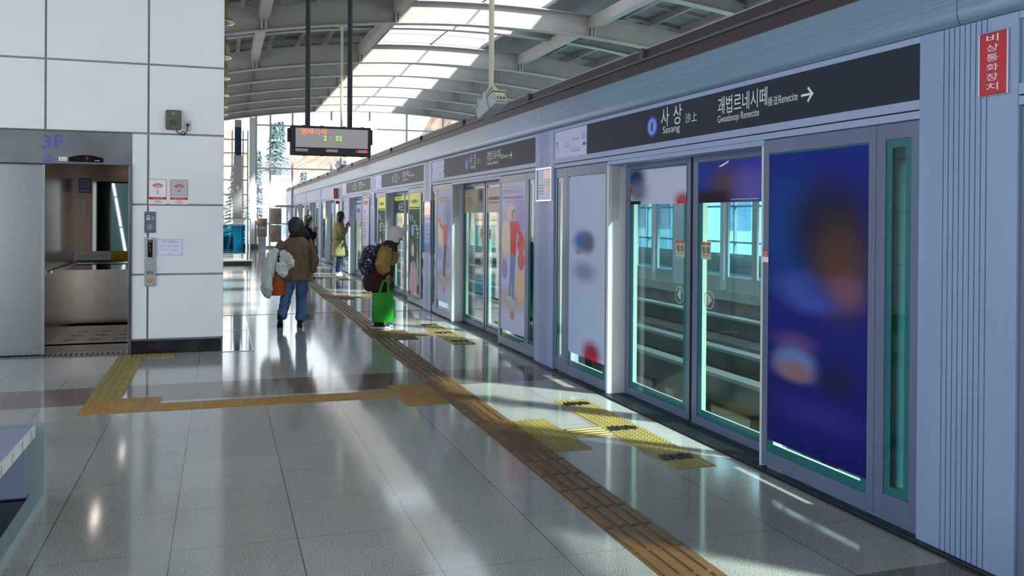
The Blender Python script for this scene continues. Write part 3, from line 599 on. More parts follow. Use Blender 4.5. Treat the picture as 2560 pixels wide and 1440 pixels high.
sheet('door_sticker', 'pinkish sticker with a dark line of writing on the nearer leaf of the second doors', 'sticker', k1+2.50, k1+1.475, 1.70, 2.05, mat('pink_paper', 'D8B4B0', .5), lambda b, o, w_, h: [b.frect(o, XD, UP, (.05+.075*i)*w_, .50*h, (.11+.075*i)*w_, .62*h, BLACK) for i in range(11)]+[b.frect(o, XD, UP, .05*w_, .38*h, .85*w_, .42*h, GREYP)], x=XDR)
grn = blobs('green_drink_poster', '2C5244', [(.3, .30, .25, .3, '243A36', .9), (.9, .05, .3, .08, '8A3038', .7)])
PINKJ, BOT = mat('poster_pink_jacket', 'B58F9A', .5), mat('poster_bottle', '3E8A68', .3)
def drink(b, o, w_, h, person=True):
    n_ = [0]
    def lay(k): n_[0] += 1; return .0001*n_[0]
    q = lambda pts, m, k: b.flat(o, XD, UP, [(p[0]*w_, p[1]*h) for p in pts], m, lay(k)); e = lambda u, v, ru, rv, m, k: b.fell(o, XD, UP, u*w_, v*h, ru*w_, rv*h, m, lay(k))
    q([(0, .86), (1, .86), (1, 1), (0, 1)], YELP, 1); q([(0, .84), (1, .84), (1, .848), (0, .848)], YELP, 1)
    for i in range(5): q([(.14+i*.15, .90), (.24+i*.15, .905), (.25+i*.15, .935), (.15+i*.15, .93)], mat('print_olive', '6A6A20', .5), 2)
    e(.5, .918, .13, .022, mat('print_olive', '6A6A20', .5), 3)
    for (u, v, s) in ((.08, .76, .9), (.28, .75, 1.), (.50, .70, 1.1), (.66, .66, 1.), (.80, .63, 1.15), (.78, .58, 1.)):     # brush strokes
        q([(u, v), (u+.10*s, v+.006), (u+.10*s, v+.016), (u, v+.010)], WHITE, 3); q([(u+.04, v-.03*s), (u+.06, v-.03*s), (u+.065, v+.03*s), (u+.045, v+.03*s)], WHITE, 3); q([(u-.02, v-.03*s), (u+.12, v-.026*s), (u+.12, v-.018*s), (u-.02, v-.022*s)], WHITE, 3)
    e(.36, .625, .12, .055, WHITE, 2); e(.36, .625, .10, .045, mat('print_mid_blue', '4A7ABF', .5), 3); b.text('C1', o, XD, UP, .30*w_, .61*h, .12*w_, .035*h, WHITE, .0045)
    if person:
        q([(.05, .0), (.80, .0), (.76, .20), (.62, .30), (.40, .33), (.18, .28), (.06, .12)], PINKJ, 3); e(.35, .455, .21, .07, mat('poster_darkhair', '20262A', .5), 3); e(.38, .42, .155, .065, mat('poster_face', 'C0A090', .5), 4); q([(.36, .33), (.46, .33), (.44, .25), (.39, .25)], BLACK, 5)
        for i in range(3): e(.42, .06+i*.06, .02, .006, BLACK, 5)
    q([(.74, .20), (.94, .20), (.94, .34), (.87, .42), (.87, .52), (.81, .52), (.81, .42), (.74, .34)], BOT, 4); e(.86, .14, .13, .06, BOT, 4)
sheet('poster', 'dark green drink poster with a yellow heading just nearer than the third doors', 'poster', k2+1.31, k2+.392, .23, 2.065, grn, drink)
sheet('poster', 'dark green drink poster with a yellow heading just beyond the third doors', 'poster', k2+4.78, k2+3.885, .262, 2.052, grn, drink)
def dst(b, o, w_, h): b.frect(o, XD, UP, 0, .76*h, w_, h, YELP); [b.frect(o, XD, UP, (.3+.1*i)*w_, .84*h, (.37+.1*i)*w_, .92*h, BLACK, .0004) for i in range(5)]; b.fell(o, XD, UP, .55*w_, .35*h, .07*w_, .17*h, SKYB, .0004); [b.frect(o, XD, UP, .7*w_, (.15+.18*i)*h, .85*w_, (.22+.18*i)*h, WHITE, .0004) for i in range(3)]
sheet('door_sticker', 'green and yellow drink sticker on the farther leaf of the third doors', 'sticker', k2+3.71, k2+2.68, 1.70, 2.05, grn, dst, x=XDR)
sheet('door_sticker', 'green and yellow drink sticker on the nearer leaf of the third doors', 'sticker', k2+2.50, k2+1.475, 1.70, 2.05, grn, dst, x=XDR)
def vert(b, o, w_, h):
    b.frect(o, XD, UP, .1*w_, .92*h, .9*w_, .97*h, REDP)
    for i in range(5): b.frect(o, XD, UP, .2*w_, (.80-.085*i)*h, .5*w_, (.855-.085*i)*h, RED2 if i in (0, 1, 3) else GREYP); b.frect(o, XD, UP, .28*w_, (.815-.085*i)*h, .42*w_, (.84-.085*i)*h, WHITE, .0004)
    b.frect(o, XD, UP, .75*w_, .5*h, .78*w_, .8*h, GREYP); b.frect(o, XD, UP, 0, 0, .5*w_, .36*h, GREEN); b.frect(o, XD, UP, .5*w_, 0, w_, .36*h, REDP)
sheet('poster', 'white poster with vertical red and grey characters just nearer than the fourth doors', 'poster', k3+1.31, k3+.392, .22, 2.06, mat('white_poster_paper', 'B9C3DC', .5), vert)
sheet('poster', 'pale lavender poster with a blue lower band just beyond the fourth doors', 'poster', k3+4.78, k3+3.885, .262, 2.052, mat('lavender_paper', 'A9AED2', .5), lambda b, o, w_, h: (b.frect(o, XD, UP, 0, .05*h, w_, .2*h, BLUEP), b.frect(o, XD, UP, .1*w_, .25*h, .9*w_, .28*h, GREYP), b.frect(o, XD, UP, 0, .86*h, w_, .93*h, ALUD)))
for q, (ya, yb_, wh) in enumerate(((3.71, 2.68, 'farther'), (2.50, 1.475, 'nearer'))):
    sheet('door_sticker', f'pale blue notice sticker on the {wh} leaf of the fourth doors', 'sticker', k3+ya, k3+yb_, 1.5, 2.05, mat('pale_blue_paper', 'A2B2D6', .5), lambda b, o, w_, h: (b.frect(o, XD, UP, 0, .8*h, w_, .9*h, mat('navy_paper', '4A5A80', .5)), b.frect(o, XD, UP, .2*w_, .4*h, .8*w_, .6*h, GREYP)), x=XDR)
    sheet('door_sticker', f'pale blue notice sticker on the {wh} leaf of the fifth doors', 'sticker', k4+ya, k4+yb_, 1.72, 2.05, mat('pale_blue_paper', 'A2B2D6', .5), x=XDR)
XC = S0-.0152
t = sheet('notice_holder', 'clear acrylic notice holder on the ribbed column between the nearest two bays', 'notice', 9.29, 8.83, 1.83, 2.175, mat('glossy_notice', '8090AE', .3, coat=.2), lambda b, o, w_, h: (b.frect(o, XD, UP, .5*w_, .25*h, .8*w_, .45*h, mat('notice_pink', 'C88A94', .2)), [b.frect(o, XD, UP, .12*w_, (.2+.09*i)*h, .45*w_, (.22+.09*i)*h, GREYP) for i in range(4)], b.frect(o, XD, UP, .45*w_, .68*h, .95*w_, .95*h, mat('notice_salmon', 'D09A96', .1))), x=XC, frame=mat('acrylic', 'C4CEDA', .1, coat=1.))
sheet('timetable', 'tall blue framed timetable on the column before the third door bay', 'timetable', 15.10, 14.56, 1.0, 1.90, mat('timetable_blue', '4E66A8', .25, coat=.6), lambda b, o, w_, h: ([b.frect(o, XD, UP, .08*w_, (.2+.085*i)*h, .92*w_, (.265+.085*i)*h, mat('timetable_cell', '7F98CC', .3)) for i in range(6)], b.frect(o, XD, UP, .08*w_, .04*h, .92*w_, .14*h, mat('timetable_navy', '2E3F86', .3)), b.frect(o, XD, UP, .08*w_, .74*h, .92*w_, .96*h, mat('timetable_pale', '8FA4C8', .1, coat=1.))), x=XC, frame=ALUL)
sheet('notice_holder', 'bright acrylic notice holder on the column before the fourth door bay', 'notice', k3-.05, k3-.55, 1.83, 2.17, mat('glossy_notice', '8090AE', .3, coat=.2), lambda b, o, w_, h: b.frect(o, XD, UP, .1*w_, .1*h, .5*w_, .9*h, SKYB), x=XC, frame=mat('acrylic', 'C4CEDA', .1, coat=1.))
sheet('door_sticker', 'small red and white safety sticker on the thin post beside the blue poster', 'sticker', 4.975, 4.905, 1.36, 1.44, WHITE, lambda b, o, w_, h: (b.frect(o, XD, UP, 0, .45*h, w_, h, REDP), b.text('안전문', o, XD, UP, .15*w_, .66*h, .7*w_, .22*h, WHITE, .0004), b.text('손대지', o, XD, UP, .15*w_, .48*h, .7*w_, .16*h, WHITE, .0004)), x=S0-.001)
def emerg(label, y, z0, h=.285, wd=.15):
    t = thing('emergency_sign', label, 'sign', (S0-.0155, y, z0))
    b = B(); b.box(-.012, 0, -wd, 0, 0, h, REDS); b.ring(-.0135, 0, -wd-.006, .006, -.006, h+.006, -wd, 0, 0, h, mat('sign_silver', 'B9BFCC', .3, .6)); put('plate', b.mesh('plate'), t, bevel=.004)
    b = B(); st = h/6.35
    for i, ch in enumerate('비상통화장치'): b.text(ch, (-.0128, 0, 0), XD, UP, wd*.26, h-st*(i+1)+.003, wd*.44, st*.76, WHITE)
    put('lettering', b.mesh('lettering'), t)
emerg('red emergency call sign with white vertical letters at the right picture edge', 3.212, 2.228)
t = thing('emergency_sign', 'small red emergency sign projecting from the screen far down the platform', 'sign', (S0-.157, k4+.25, 2.15))
b = B(); b.box(0, .12, 0, .05, 0, .31, REDS); b.box(.115, .14, -.004, .054, -.005, .315, ALUL); put('plate', b.mesh('plate'), t); b = B()
for i, ch in enumerate('비상통화장치'): b.text(ch, (0, -.001, 0), (1, 0, 0), UP, .035, .262-.05*i, .045, .036, WHITE)
put('lettering', b.mesh('lettering'), t)
b = B(); b.ball((0, 0, 0), (.05, .05, .05), REDS); b.tube([(0, 0, 0), (.06, 0, 0)], .025, REDS); tag(put('alarm_lamp', b.mesh('alarm_lamp', 60), loc=(S0-.055, k4+.25, 2.03)), 'small red round lamp below the far emergency sign', 'lamp')
# ================================================================== tactile paving
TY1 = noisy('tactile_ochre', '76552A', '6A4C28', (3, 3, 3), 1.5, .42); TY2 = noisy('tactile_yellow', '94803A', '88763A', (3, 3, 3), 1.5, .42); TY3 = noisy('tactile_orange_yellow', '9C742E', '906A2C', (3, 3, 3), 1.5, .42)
def bars(b, x0, x1, y0, y1, m, along='y', u=.303, n=4):
    b.box(x0, x1, y0, y1, 0, .004, m)
    if along == 'y':
        k = 0
        while y0+k*.3237 < y1-.1:
            ya = y0+k*.3237
            c = round((x1-x0)/u) or 1
            for q in range(c*n):
                xm = x0+(q+.5)*(x1-x0)/(c*n); wd = .024
                b.prism([(xm-wd, 0), (xm-wd+.005, .012), (xm+wd-.005, .012), (xm+wd, 0)], 'y', ya+.014, min(ya+.308, y1), m)
            k += 1
    else:
        k = 0
        while x0+k*.33 < x1-.1:
            xa = x0+k*.33; c = max(1, round((y1-y0)/u))
            for q in range(c*n):
                ym = y0+(q+.5)*(y1-y0)/(c*n); wd = .023*min(1, (y1-y0)/(c*n)/.075)
                b.prism([(ym-wd, 0), (ym-wd+.006, .0095), (ym+wd-.006, .0095), (ym+wd, 0)], 'x', xa+.012, min(xa+.318, x1), m)
            k += 1
def domes(b, x0, x1, y0, y1, m, st=.05):
    b.box(x0, x1, y0, y1, 0, .004, m); nx, ny = round((x1-x0)/st), round((y1-y0)/st)
    for i in range(nx):
        for j in range(ny):
            c = ((x0+(i+.5)*(x1-x0)/nx), (y0+(j+.5)*(y1-y0)/ny)); n = 7; r0, r1 = .0125, .006; vs = []
            for r, z in ((r0, .003), (r0*.85, .0075), (r1, .0095)): vs += [(c[0]+r*math.cos(2*math.pi*k/n), c[1]+r*math.sin(2*math.pi*k/n), z) for k in range(n)]
            b.add(vs, [(a*n+k, a*n+(k+1) % n, (a+1)*n+(k+1) % n, (a+1)*n+k) for a in (0, 1) for k in range(n)]+[tuple(range(2*n, 3*n))], m)
def tact(name, b, label, group=None): return tag(put(name, b.mesh(name, 50)), label, 'tactile paving', group)
b = B(); BX0, BX1 = 1.925, 2.222
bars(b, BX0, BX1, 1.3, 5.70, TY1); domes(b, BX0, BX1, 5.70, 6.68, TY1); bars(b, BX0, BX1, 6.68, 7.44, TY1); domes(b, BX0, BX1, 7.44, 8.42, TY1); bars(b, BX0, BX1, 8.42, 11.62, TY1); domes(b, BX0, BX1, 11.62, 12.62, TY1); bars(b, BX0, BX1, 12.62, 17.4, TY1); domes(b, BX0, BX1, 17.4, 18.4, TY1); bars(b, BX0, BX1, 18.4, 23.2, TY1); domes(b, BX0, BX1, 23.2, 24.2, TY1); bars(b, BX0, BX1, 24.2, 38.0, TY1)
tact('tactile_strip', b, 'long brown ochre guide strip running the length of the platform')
b = B(); domes(b, 1.535, 1.922, 7.47, 8.40, TY3); tact('tactile_pad', b, 'orange dotted pad where the lift strip meets the long guide strip')
b = B(); bars(b, -.485, 1.53, 7.87, 8.17, TY3, 'x'); tact('tactile_strip', b, 'yellow ribbed cross strip between the two dotted corner pads')
b = B(); domes(b, -1.105, -.49, 7.88, 8.48, TY3); tact('tactile_pad', b, 'yellow dotted corner pad in front of the lift')
b = B(); bars(b, -1.11, -.83, 8.48, 10.78, TY2); tact('tactile_strip', b, 'yellow ribbed strip leading from the dotted corner pad to the lift')
b = B(); domes(b, -1.11, -.50, 10.78, 11.06, TY2); tact('tactile_pad', b, 'yellow dotted pad at the foot of the white lift wall')
FEET = mat('black_arrow_print', '17191C', .5)
for k in range(5):
    dy = k*PITCHY; n = ORD[k]; full = k < 3
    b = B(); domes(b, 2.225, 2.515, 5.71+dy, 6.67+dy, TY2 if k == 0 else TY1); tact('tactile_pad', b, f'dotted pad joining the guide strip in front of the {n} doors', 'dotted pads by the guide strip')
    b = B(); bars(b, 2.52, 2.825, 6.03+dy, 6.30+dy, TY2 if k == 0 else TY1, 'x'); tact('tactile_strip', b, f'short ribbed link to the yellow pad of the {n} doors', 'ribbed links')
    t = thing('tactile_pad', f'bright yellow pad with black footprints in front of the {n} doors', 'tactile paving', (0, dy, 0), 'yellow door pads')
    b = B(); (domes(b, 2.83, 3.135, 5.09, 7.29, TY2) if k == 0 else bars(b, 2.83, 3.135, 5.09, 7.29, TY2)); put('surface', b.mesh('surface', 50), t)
    for yc in (5.35, 6.2, 7.12):
        b = B()
        for i in range(3):
            xx = 2.90+i*.075; zz = .0102 if k == 0 else .0125; b.add([(xx-.045, yc-.075+.03*i, zz), (xx-.01, yc-.05, zz), (xx+.03, yc-.075, zz), (xx+.045, yc+.02, zz), (xx+.03, yc+.085-.03*i, zz), (xx-.0, yc+.05, zz), (xx-.02, yc+.075, zz), (xx-.045, yc+.0, zz)], [(0, 1, 2, 3, 4, 5, 6, 7)], FEET)
        put('footprint_mark', b.mesh('footprint_mark'), t, label='black footprint mark')
# ================================================================== lift
t = thing('elevator', 'stainless steel lift with its door open left of the white wall', 'elevator', (-1.9, YW, 0))
LX = lambda x: x+1.9
b = B(); b.box(LX(-2.92), LX(-.985), .0, .04, 2.212, 2.585, STEELH); b.box(LX(-1.022), LX(-.985), -.02, .25, 0, 2.212, STEELH); b.box(LX(-1.04), LX(-1.022), .25, 1.1, 0, 2.3, STEELV); b.box(LX(-2.92), LX(-.99), .04, .9, 2.28, 2.36, STEELV); put('door_surround', b.mesh('door_surround'), t, bevel=.003)
b = B(); b.box(LX(-2.9), LX(-1.955), .16, .20, .02, 2.21, STEEL); b.box(LX(-1.955), LX(-1.92), .155, .20, .02, 2.21, CHROME); put('landing_door', b.mesh('landing_door'), t, label='brushed steel door leaf slid to the left')
b = B(); b.box(LX(-2.92), LX(-1.0), .02, .30, .0, .012, STEELH)
for i in range(34): b.box(LX(-2.88+i*.056), LX(-2.862+i*.056), .06, .20, .012, .014, BLACK)
b.box(LX(-2.6), LX(-1.0), .30, .95, .0, .008, mat('threshold', '8C8A86', .3, .4)); put('sill', b.mesh('sill'), t)
car = put('car', B().box(LX(-2.12), LX(-.40), .95, 3.40, -.02, .0, mat('car_floor_dark', '5A5350', .15)).mesh('car'), t)
b = B(); b.box(LX(-2.08), LX(-.45), 1.15, 3.0, .0, .004, mat('car_floor_pad', 'B0A79B', .3)); 
for i in range(3):
    for j in range(5):
        b.box(LX(-1.92+j*.30+i*.02), LX(-1.78+j*.30+i*.02), 1.45+i*.42, 1.50+i*.42, .004, .006, BLACK)
put('floor_pad', b.mesh('floor_pad'), car)
b = B(); b.box(LX(-2.14), LX(-2.08), .90, 3.40, .0, 2.4, STEELV); b.box(LX(-.45), LX(-.40), .95, 3.40, 0, 2.4, STEELV); b.box(LX(-2.12), LX(-.40), .95, 3.4, 2.4, 2.45, STEELV); b.box(LX(-2.08), LX(-.4), 3.40, 3.45, 0, .80, STEELV); b.box(LX(-2.08), LX(-1.83), 3.40, 3.45, .80, 2.4, mat('dark_panel', '84736A', .25, .6)); b.box(LX(-1.83), LX(-.4), 3.40, 3.45, 2.13, 2.4, mat('dark_panel', '84736A', .25, .6)); put('car_wall', b.mesh('car_wall'), car)
b = B(); b.box(LX(-1.83), LX(-.4), 3.39, 3.40, .80, 2.13, MIRROR); put('mirror', b.mesh('mirror'), car)
b = B(); b.tube([(LX(-2.03), 1.3, .90), (LX(-2.03), 3.28, .90)], .02, CHROME, 10); b.tube([(LX(-2.03), 3.33, .90), (LX(-.5), 3.33, .90)], .022, CHROME, 10)
for x in (-1.95, -1.2): b.box(LX(x), LX(x+.03), 3.33, 3.4, .88, .91, CHROME)
put('handrail', b.mesh('handrail', 50), car)
b = B(); b.box(LX(-2.11), LX(-2.075), .87, .93, .0, 2.4, CHROME); lampb = B(); lampb.box(LX(-1.60), LX(-1.54), 1.45, 1.95, 2.385, 2.398, mat('lift_lamp', 'FFEBDC', .5, emit=11.0)); put('ceiling_lamp', lampb.mesh('ceiling_lamp'), car, label='lit ceiling lamp'); put('car_door_edge', b.mesh('car_door_edge'), car)
b = B(); b.box(LX(-2.0), LX(-1.90), 3.375, 3.40, 1.60, 1.88, mat('button_panel', '7A6A60', .25, .7)); 
for i in range(4): b.box(LX(-1.965), LX(-1.935), 3.37, 3.375, 1.64+i*.05, 1.665+i*.05, STEELH)
put('button_panel', b.mesh('button_panel'), car)
o = (LX(-2.02), 3.395, 1.955); b = B(); b.frect(o, (1, 0, 0), UP, 0, 0, .165, .22, BLUEP); b.frect(o, (1, 0, 0), UP, .012, .07, .153, .20, LILAC, .001); b.frect(o, (1, 0, 0), UP, .012, .012, .153, .055, LILAC, .001)
for i in range(6): b.frect(o, (1, 0, 0), UP, .02, .085+i*.018, .14, .092+i*.018, GREYP, .0015)
put('notice', b.mesh('notice'), car)
X1 = (1, 0, 0); o = (LX(-2.066), 3.385, .925); b = B()
b.frect(o, X1, UP, 0, 0, .485, .155, WHITE); b.frect(o, X1, UP, 0, 0, .485, .022, mat('banner_green', '2F6A40', .5), .001); b.text('오코 디자인 가구', o, X1, UP, .03, .04, .42, .06, GREYP, .001); b.text('편리한 의자 가구', o, X1, UP, .16, .112, .16, .018, mat('banner_red_small', 'B05048', .5), .001)
b.frect(o, X1, UP, .485, 0, .97, .155, YELP if False else mat('banner_yellow', 'D8B21E', .5)); b.frect(o, X1, UP, .485, 0, .97, .022, REDP, .001); b.text('오코', o, X1, UP, .515, .04, .105, .06, BLACK, .001); b.text('디자인 가구', o, X1, UP, .645, .04, .28, .06, mat('banner_red', 'B8452A', .5), .001)
put('advert_banner', b.mesh('advert_banner'), car, label='white and yellow advert strip above the handrail')
o = (LX(-1.923), -.0015, 0); b = B(); b.text('3F', o, X1, UP, 0, 2.385, .215, .155, PURP)
b.frect(o, X1, UP, .01, 2.225, .10, 2.29, PURP); b.frect(o, X1, UP, .018, 2.25, .05, 2.28, STEELH, .0006); b.frect(o, X1, UP, .058, 2.25, .092, 2.28, STEELH, .0006); b.fell(o, X1, UP, .055, 2.315, .018, .01, PURP)
[b.frect(o, X1, UP, .73+.045*i, 2.26, .765+.045*i, 2.295, mat('faint_purple', '6F7084', .4, .5)) for i in range(4)]; put('floor_number', b.mesh('floor_number'), t, label='purple floor number 3F')
b = B(); n = 14; top = [(LX(-1.648)+.354*i/n, 2.285+.032*math.sin(math.pi*i/n)) for i in range(n+1)]
b.prism([(-.03, 0)], 'x', 0, 0, BLACK) if False else None
vs = [(LX(-1.648), 2.24), (LX(-1.294), 2.24)]+list(reversed(top)); b.add([(x, -.035, z) for x, z in vs]+[(x, 0, z) for x, z in vs], [tuple(range(len(vs)))]+[(i, (i+1) % len(vs), (i+1) % len(vs)+len(vs), i+len(vs)) for i in range(len(vs))], mat('lantern_black', '150B0E', .5, spec=.1))
LEDR = mat('led_dim_red', 'A82A1A', .5, emit=.5); b.text('3', (LX(-1.47), -.036, 2.262), X1, UP, 0, 0, .022, .034, LEDR); b.text('▲', (LX(-1.56), -.036, 2.268), X1, UP, 0, 0, .02, .022, mat('led_faint_red', '6A1A14', .5)); b.frect((LX(-1.375), -.036, 2.252), X1, UP, 0, 0, .05, .006, WHITE); put('floor_lantern', b.mesh('floor_lantern'), t, label='black floor display with a dim red 3')
o = (LX(-1.757), -.0015, 2.245); b = B(); b.frect(o, X1, UP, 0, 0, .086, .046, WHITE); b.text('2', o, X1, UP, .012, .009, .02, .028, GREYP, .0006); b.text('호기', o, X1, UP, .04, .009, .032, .018, GREYP, .0006); put('number_sticker', b.mesh('number_sticker'), t)
# ------------------------------------------------------------------ things on the white wall
YF = YW-.001
def wallthing(name, label, cat, x, z): return thing(name, label, cat, (x, YF, z))
t = wallthing('wifi_router', 'grey network box with a plug lead high on the white wall', 'router', -.624, 2.641)
GBOX = mat('box_grey', '5F6258', .5); b = B(); b.box(0, .176, -.07, 0, 0, .232, GBOX); put('housing', b.mesh('housing'), t, bevel=.022, seg=3)
b = B(); b.box(.05, .126, -.074, -.07, .05, .115, mat('box_grey_dark', '4B4C46', .5)); b.fell((0, -.0715, 0), X1, UP, .088, .19, .02, .012, mat('badge_pale', 'A9ABA6', .4)); b.farc((0, -.0715, 0), X1, UP, .088, .13, .06, .065, 0, 180, mat('box_grey_dark', '4B4C46', .5)); put('cover', b.mesh('cover'), t)
b = B(); b.tube([(.12, -.03, .0), (.13, -.03, -.03), (.16, -.03, -.045), (.20, -.03, -.05), (.215, -.03, -.03), (.195, -.03, -.012), (.17, -.03, -.03), (.18, -.032, -.055), (.21, -.03, -.055), (.235, -.03, -.02), (.247, -.03, .06)], .006, mat('lead_grey', '3A3A38', .5), 8); put('cable', b.mesh('cable', 60), t)
t = wallthing('wall_socket', 'cream wall socket with a black plug right of the grey network box', 'socket', -.416, 2.638)
b = B(); b.box(0, .075, -.012, 0, 0, .122, mat('socket_cream', 'C9C4B4', .4)); put('plate', b.mesh('plate'), t, bevel=.004); b = B(); b.tube([(.038, -.012, .07), (.038, -.045, .066)], [.018, .014], BLACK, 10); put('plug', b.mesh('plug', 50), t); b = B(); b.frect((.0, -.001, .15), X1, UP, .01, 0, .065, .02, WHITE); put('label_strip', b.mesh('label_strip'), t)
WR = mat('wifi_red', 'C22A38', .5); WGR = mat('sticker_grey', 'B9BABF', .5); PAP = mat('sticker_paper', 'E4E6EA', .5)
for i, (x, inner, lb) in enumerate(((-.806, PAP, 'left red wifi sticker with a hand symbol on white'), (-.570, WGR, 'right red wifi sticker with a grey ground and a dot'))):
    t = wallthing('wifi_sticker', lb+' on the lift wall', 'sticker', x, 1.762); o = (0, 0, 0); b = B(); b.box(0, .198, -.0015, 0, 0, .295, PAP); put('sheet', b.mesh('sheet'), t)
    o = (0, -.0018, 0); b = B(); b.frect(o, X1, UP, .002, .055, .196, .293, WR); b.frect(o, X1, UP, .007, .085 if i == 0 else .10, .191, .288, inner, .0004)
    for r in (.030, .055, .080) if i == 0 else (.026, .05, .072): b.farc(o, X1, UP, .099, .165, r*.82, r, 40, 140, WR, .0008)
    if i: b.fell(o, X1, UP, .099, .158, .010, .010, WR, .0008); b.text('무료로 사용 가능 공공 와이파이', o, X1, UP, .02, .086, .155, .008, GREYP, .0008); b.frect(o, X1, UP, .007, .083, .191, .098, PAP, .0004)
    else: b.flat(o, X1, UP, [(.085, .165), (.11, .165), (.115, .15), (.105, .135), (.105, .12), (.095, .12), (.09, .14)], WR, .0008); b.flat(o, X1, UP, [(.091, .16), (.108, .16), (.108, .15), (.10, .128), (.094, .145)], PAP, .0012)
    b.text('T 와이파이존' if i == 0 else 'olleh WiFi zone', o, X1, UP, .035, .063, .125, .014, WHITE, .0008); b.text('AGBGL', o, X1, UP, .06, .026, .08, .018, mat('logo_navy', '3A4A6A', .5), .0008); b.frect(o, X1, UP, .065, .012, .145, .016, GREYP, .0008); put('print', b.mesh('print'), t)
t = wallthing('lift_sign', 'slate grey lift sign reading 2F with a down arrow', 'sign', -.850, 1.425); SLT = mat('slate_sign', '626A7C', .4); PW = mat('sign_offwhite', 'D2D4D0', .5)
b = B(); b.box(0, .124, -.008, 0, 0, .248, SLT); put('plate', b.mesh('plate'), t, bevel=.002); o = (0, -.0085, 0); b = B()
b.frect(o, X1, UP, .026, .155, .062, .205, PW); b.frect(o, X1, UP, .031, .18, .057, .196, SLT, .0005); b.flat(o, X1, UP, [(.026, .155), (.034, .155), (.026, .145)], PW); b.flat(o, X1, UP, [(.054, .155), (.062, .155), (.062, .145)], PW)
b.text('2F', o, X1, UP, .074, .150, .036, .026, PW); b.text('대합실', o, X1, UP, .074, .184, .036, .014, PW); b.farc(o, X1, UP, .062, .07, .025, .029, 0, 360, PW, 0, 24); b.frect(o, X1, UP, .059, .058, .065, .088, PW); b.flat(o, X1, UP, [(.046, .068), (.062, .052), (.078, .068), (.074, .073), (.062, .061), (.050, .073)], PW); put('print', b.mesh('print'), t)
t = wallthing('call_panel', 'long narrow steel lift call panel below the slate grey sign', 'call panel', -.848, .80); PNL = mat('call_panel_grey', 'A2A4AA', .35, .5)
b = B(); b.box(0, .124, -.018, 0, 0, .568, PNL); put('plate', b.mesh('plate'), t, bevel=.003); o = (0, -.0185, 0)
b = B(); b.frect(o, X1, UP, .036, .338, .09, .545, mat('call_display', '1C1216', .2)); b.text('▼', o, X1, UP, .052, .46, .02, .02, LEDR, .0006); b.text('3', o, X1, UP, .054, .41, .016, .03, LEDR, .0006); b.frect(o, X1, UP, .045, .515, .08, .54, GREYP, .0006); b.frect(o, X1, UP, .05, .548, .075, .562, WHITE, .0006); put('display', b.mesh('display'), t)
b = B(); b.ball((.062, -.02, .27), (.014, .012, .014), CHROME, 12, 8); put('call_button', b.mesh('call_button', 60), t)
b = B(); [b.frect(o, X1, UP, .024+.042*q, .142+i*.009, .058+.042*q, .147+i*.009, BLACK) for i in range(4) for q in (0, 1)]; put('speaker_slots', b.mesh('speaker_slots'), t)
b = B(); b.frect(o, X1, UP, .036, .045, .09, .105, mat('sticker_orange_red', 'C0604A', .5)); b.frect(o, X1, UP, .036, .092, .09, .105, mat('banner_yellow', 'D8B21E', .5), .0005); b.frect(o, X1, UP, .045, .055, .08, .085, mat('sticker_tan', 'B89A7A', .5), .0005); put('warning_sticker', b.mesh('warning_sticker'), t)
t = wallthing('notice', 'white paper notice headed Information beside the lift call panel', 'notice', -.722, 1.148); NPAP, NBL = mat('notice_paper', 'D9DEF2', .5), mat('notice_ink', '4A5590', .5)
b = B(); b.box(0, .297, -.0015, 0, 0, .212, NPAP); put('paper', b.mesh('paper'), t); o = (0, -.0018, 0); b = B()
for r in ((.012, .012, .285, .015), (.012, .197, .285, .2), (.012, .012, .015, .2), (.282, .012, .285, .2)): b.frect(o, X1, UP, *r, NBL)
b.text('Information', o, X1, UP, .07, .168, .155, .022, GREYP); b.frect(o, X1, UP, .15, .160, .245, .163, NBL); b.text('여기는', o, X1, UP, .04, .11, .06, .02, GREYP); b.text('사상역', o, X1, UP, .115, .11, .06, .02, mat('print_mid_blue', '4A7ABF', .5)); b.text('입니다', o, X1, UP, .19, .11, .06, .02, NBL); b.text('나가는 곳은 2층입니다', o, X1, UP, .055, .068, .19, .018, GREYP); b.text('사상역', o, X1, UP, .13, .028, .045, .012, NBL); put('print', b.mesh('print'), t)
# ================================================================== hanging things
t = thing('display_board', 'black hanging display board showing the time 2:32', 'display board', (1.175, 10.0, 2.485)); DB = mat('board_black', '1C1A20', .4); DS = mat('board_screen', 'B4ACAC', .45)  # screen base colour lightened to stand in for its reflection
b = B(); b.box(-.445, .445, 0, .16, -.165, .16, DB); b.box(-.475, -.445, .03, .13, -.02, .13, DB); b.box(.445, .47, .03, .13, -.03, .14, DB)
for x in (-.3, -.1, .15, .35): b.box(x-.02, x+.02, .02, .05, -.175, -.165, DB); b.box(x-.02, x+.02, .02, .05, .16, .168, DB)
put('housing', b.mesh('housing'), t, bevel=.006); o = (-.392, -.0015, -.0812); b = B(); b.frect(o, X1, UP, 0, 0, .802, .214, DS); put('screen', b.mesh('screen'), t)
LO, LG, LRd = mat('led_orange', 'FF5A1E', .5, emit=2.2), mat('led_green', '8FE83A', .5, emit=1.3), mat('led_red', 'FF3A22', .5, emit=1.8); b = B(); b.text('현재시각', o, X1, UP, .06, .145, .285, .062, LO, .001); put('orange_lettering', b.mesh('orange_lettering'), t, label='glowing orange letters')
b = B(); b.text('2', o, X1, UP, .305, .083, .036, .052, LG, .001); b.text(':', o, X1, UP, .382, .093, .008, .032, LG, .001); b.text('32', o, X1, UP, .44, .083, .07, .052, LG, .001); put('green_digits', b.mesh('green_digits'), t, label='glowing green digits')

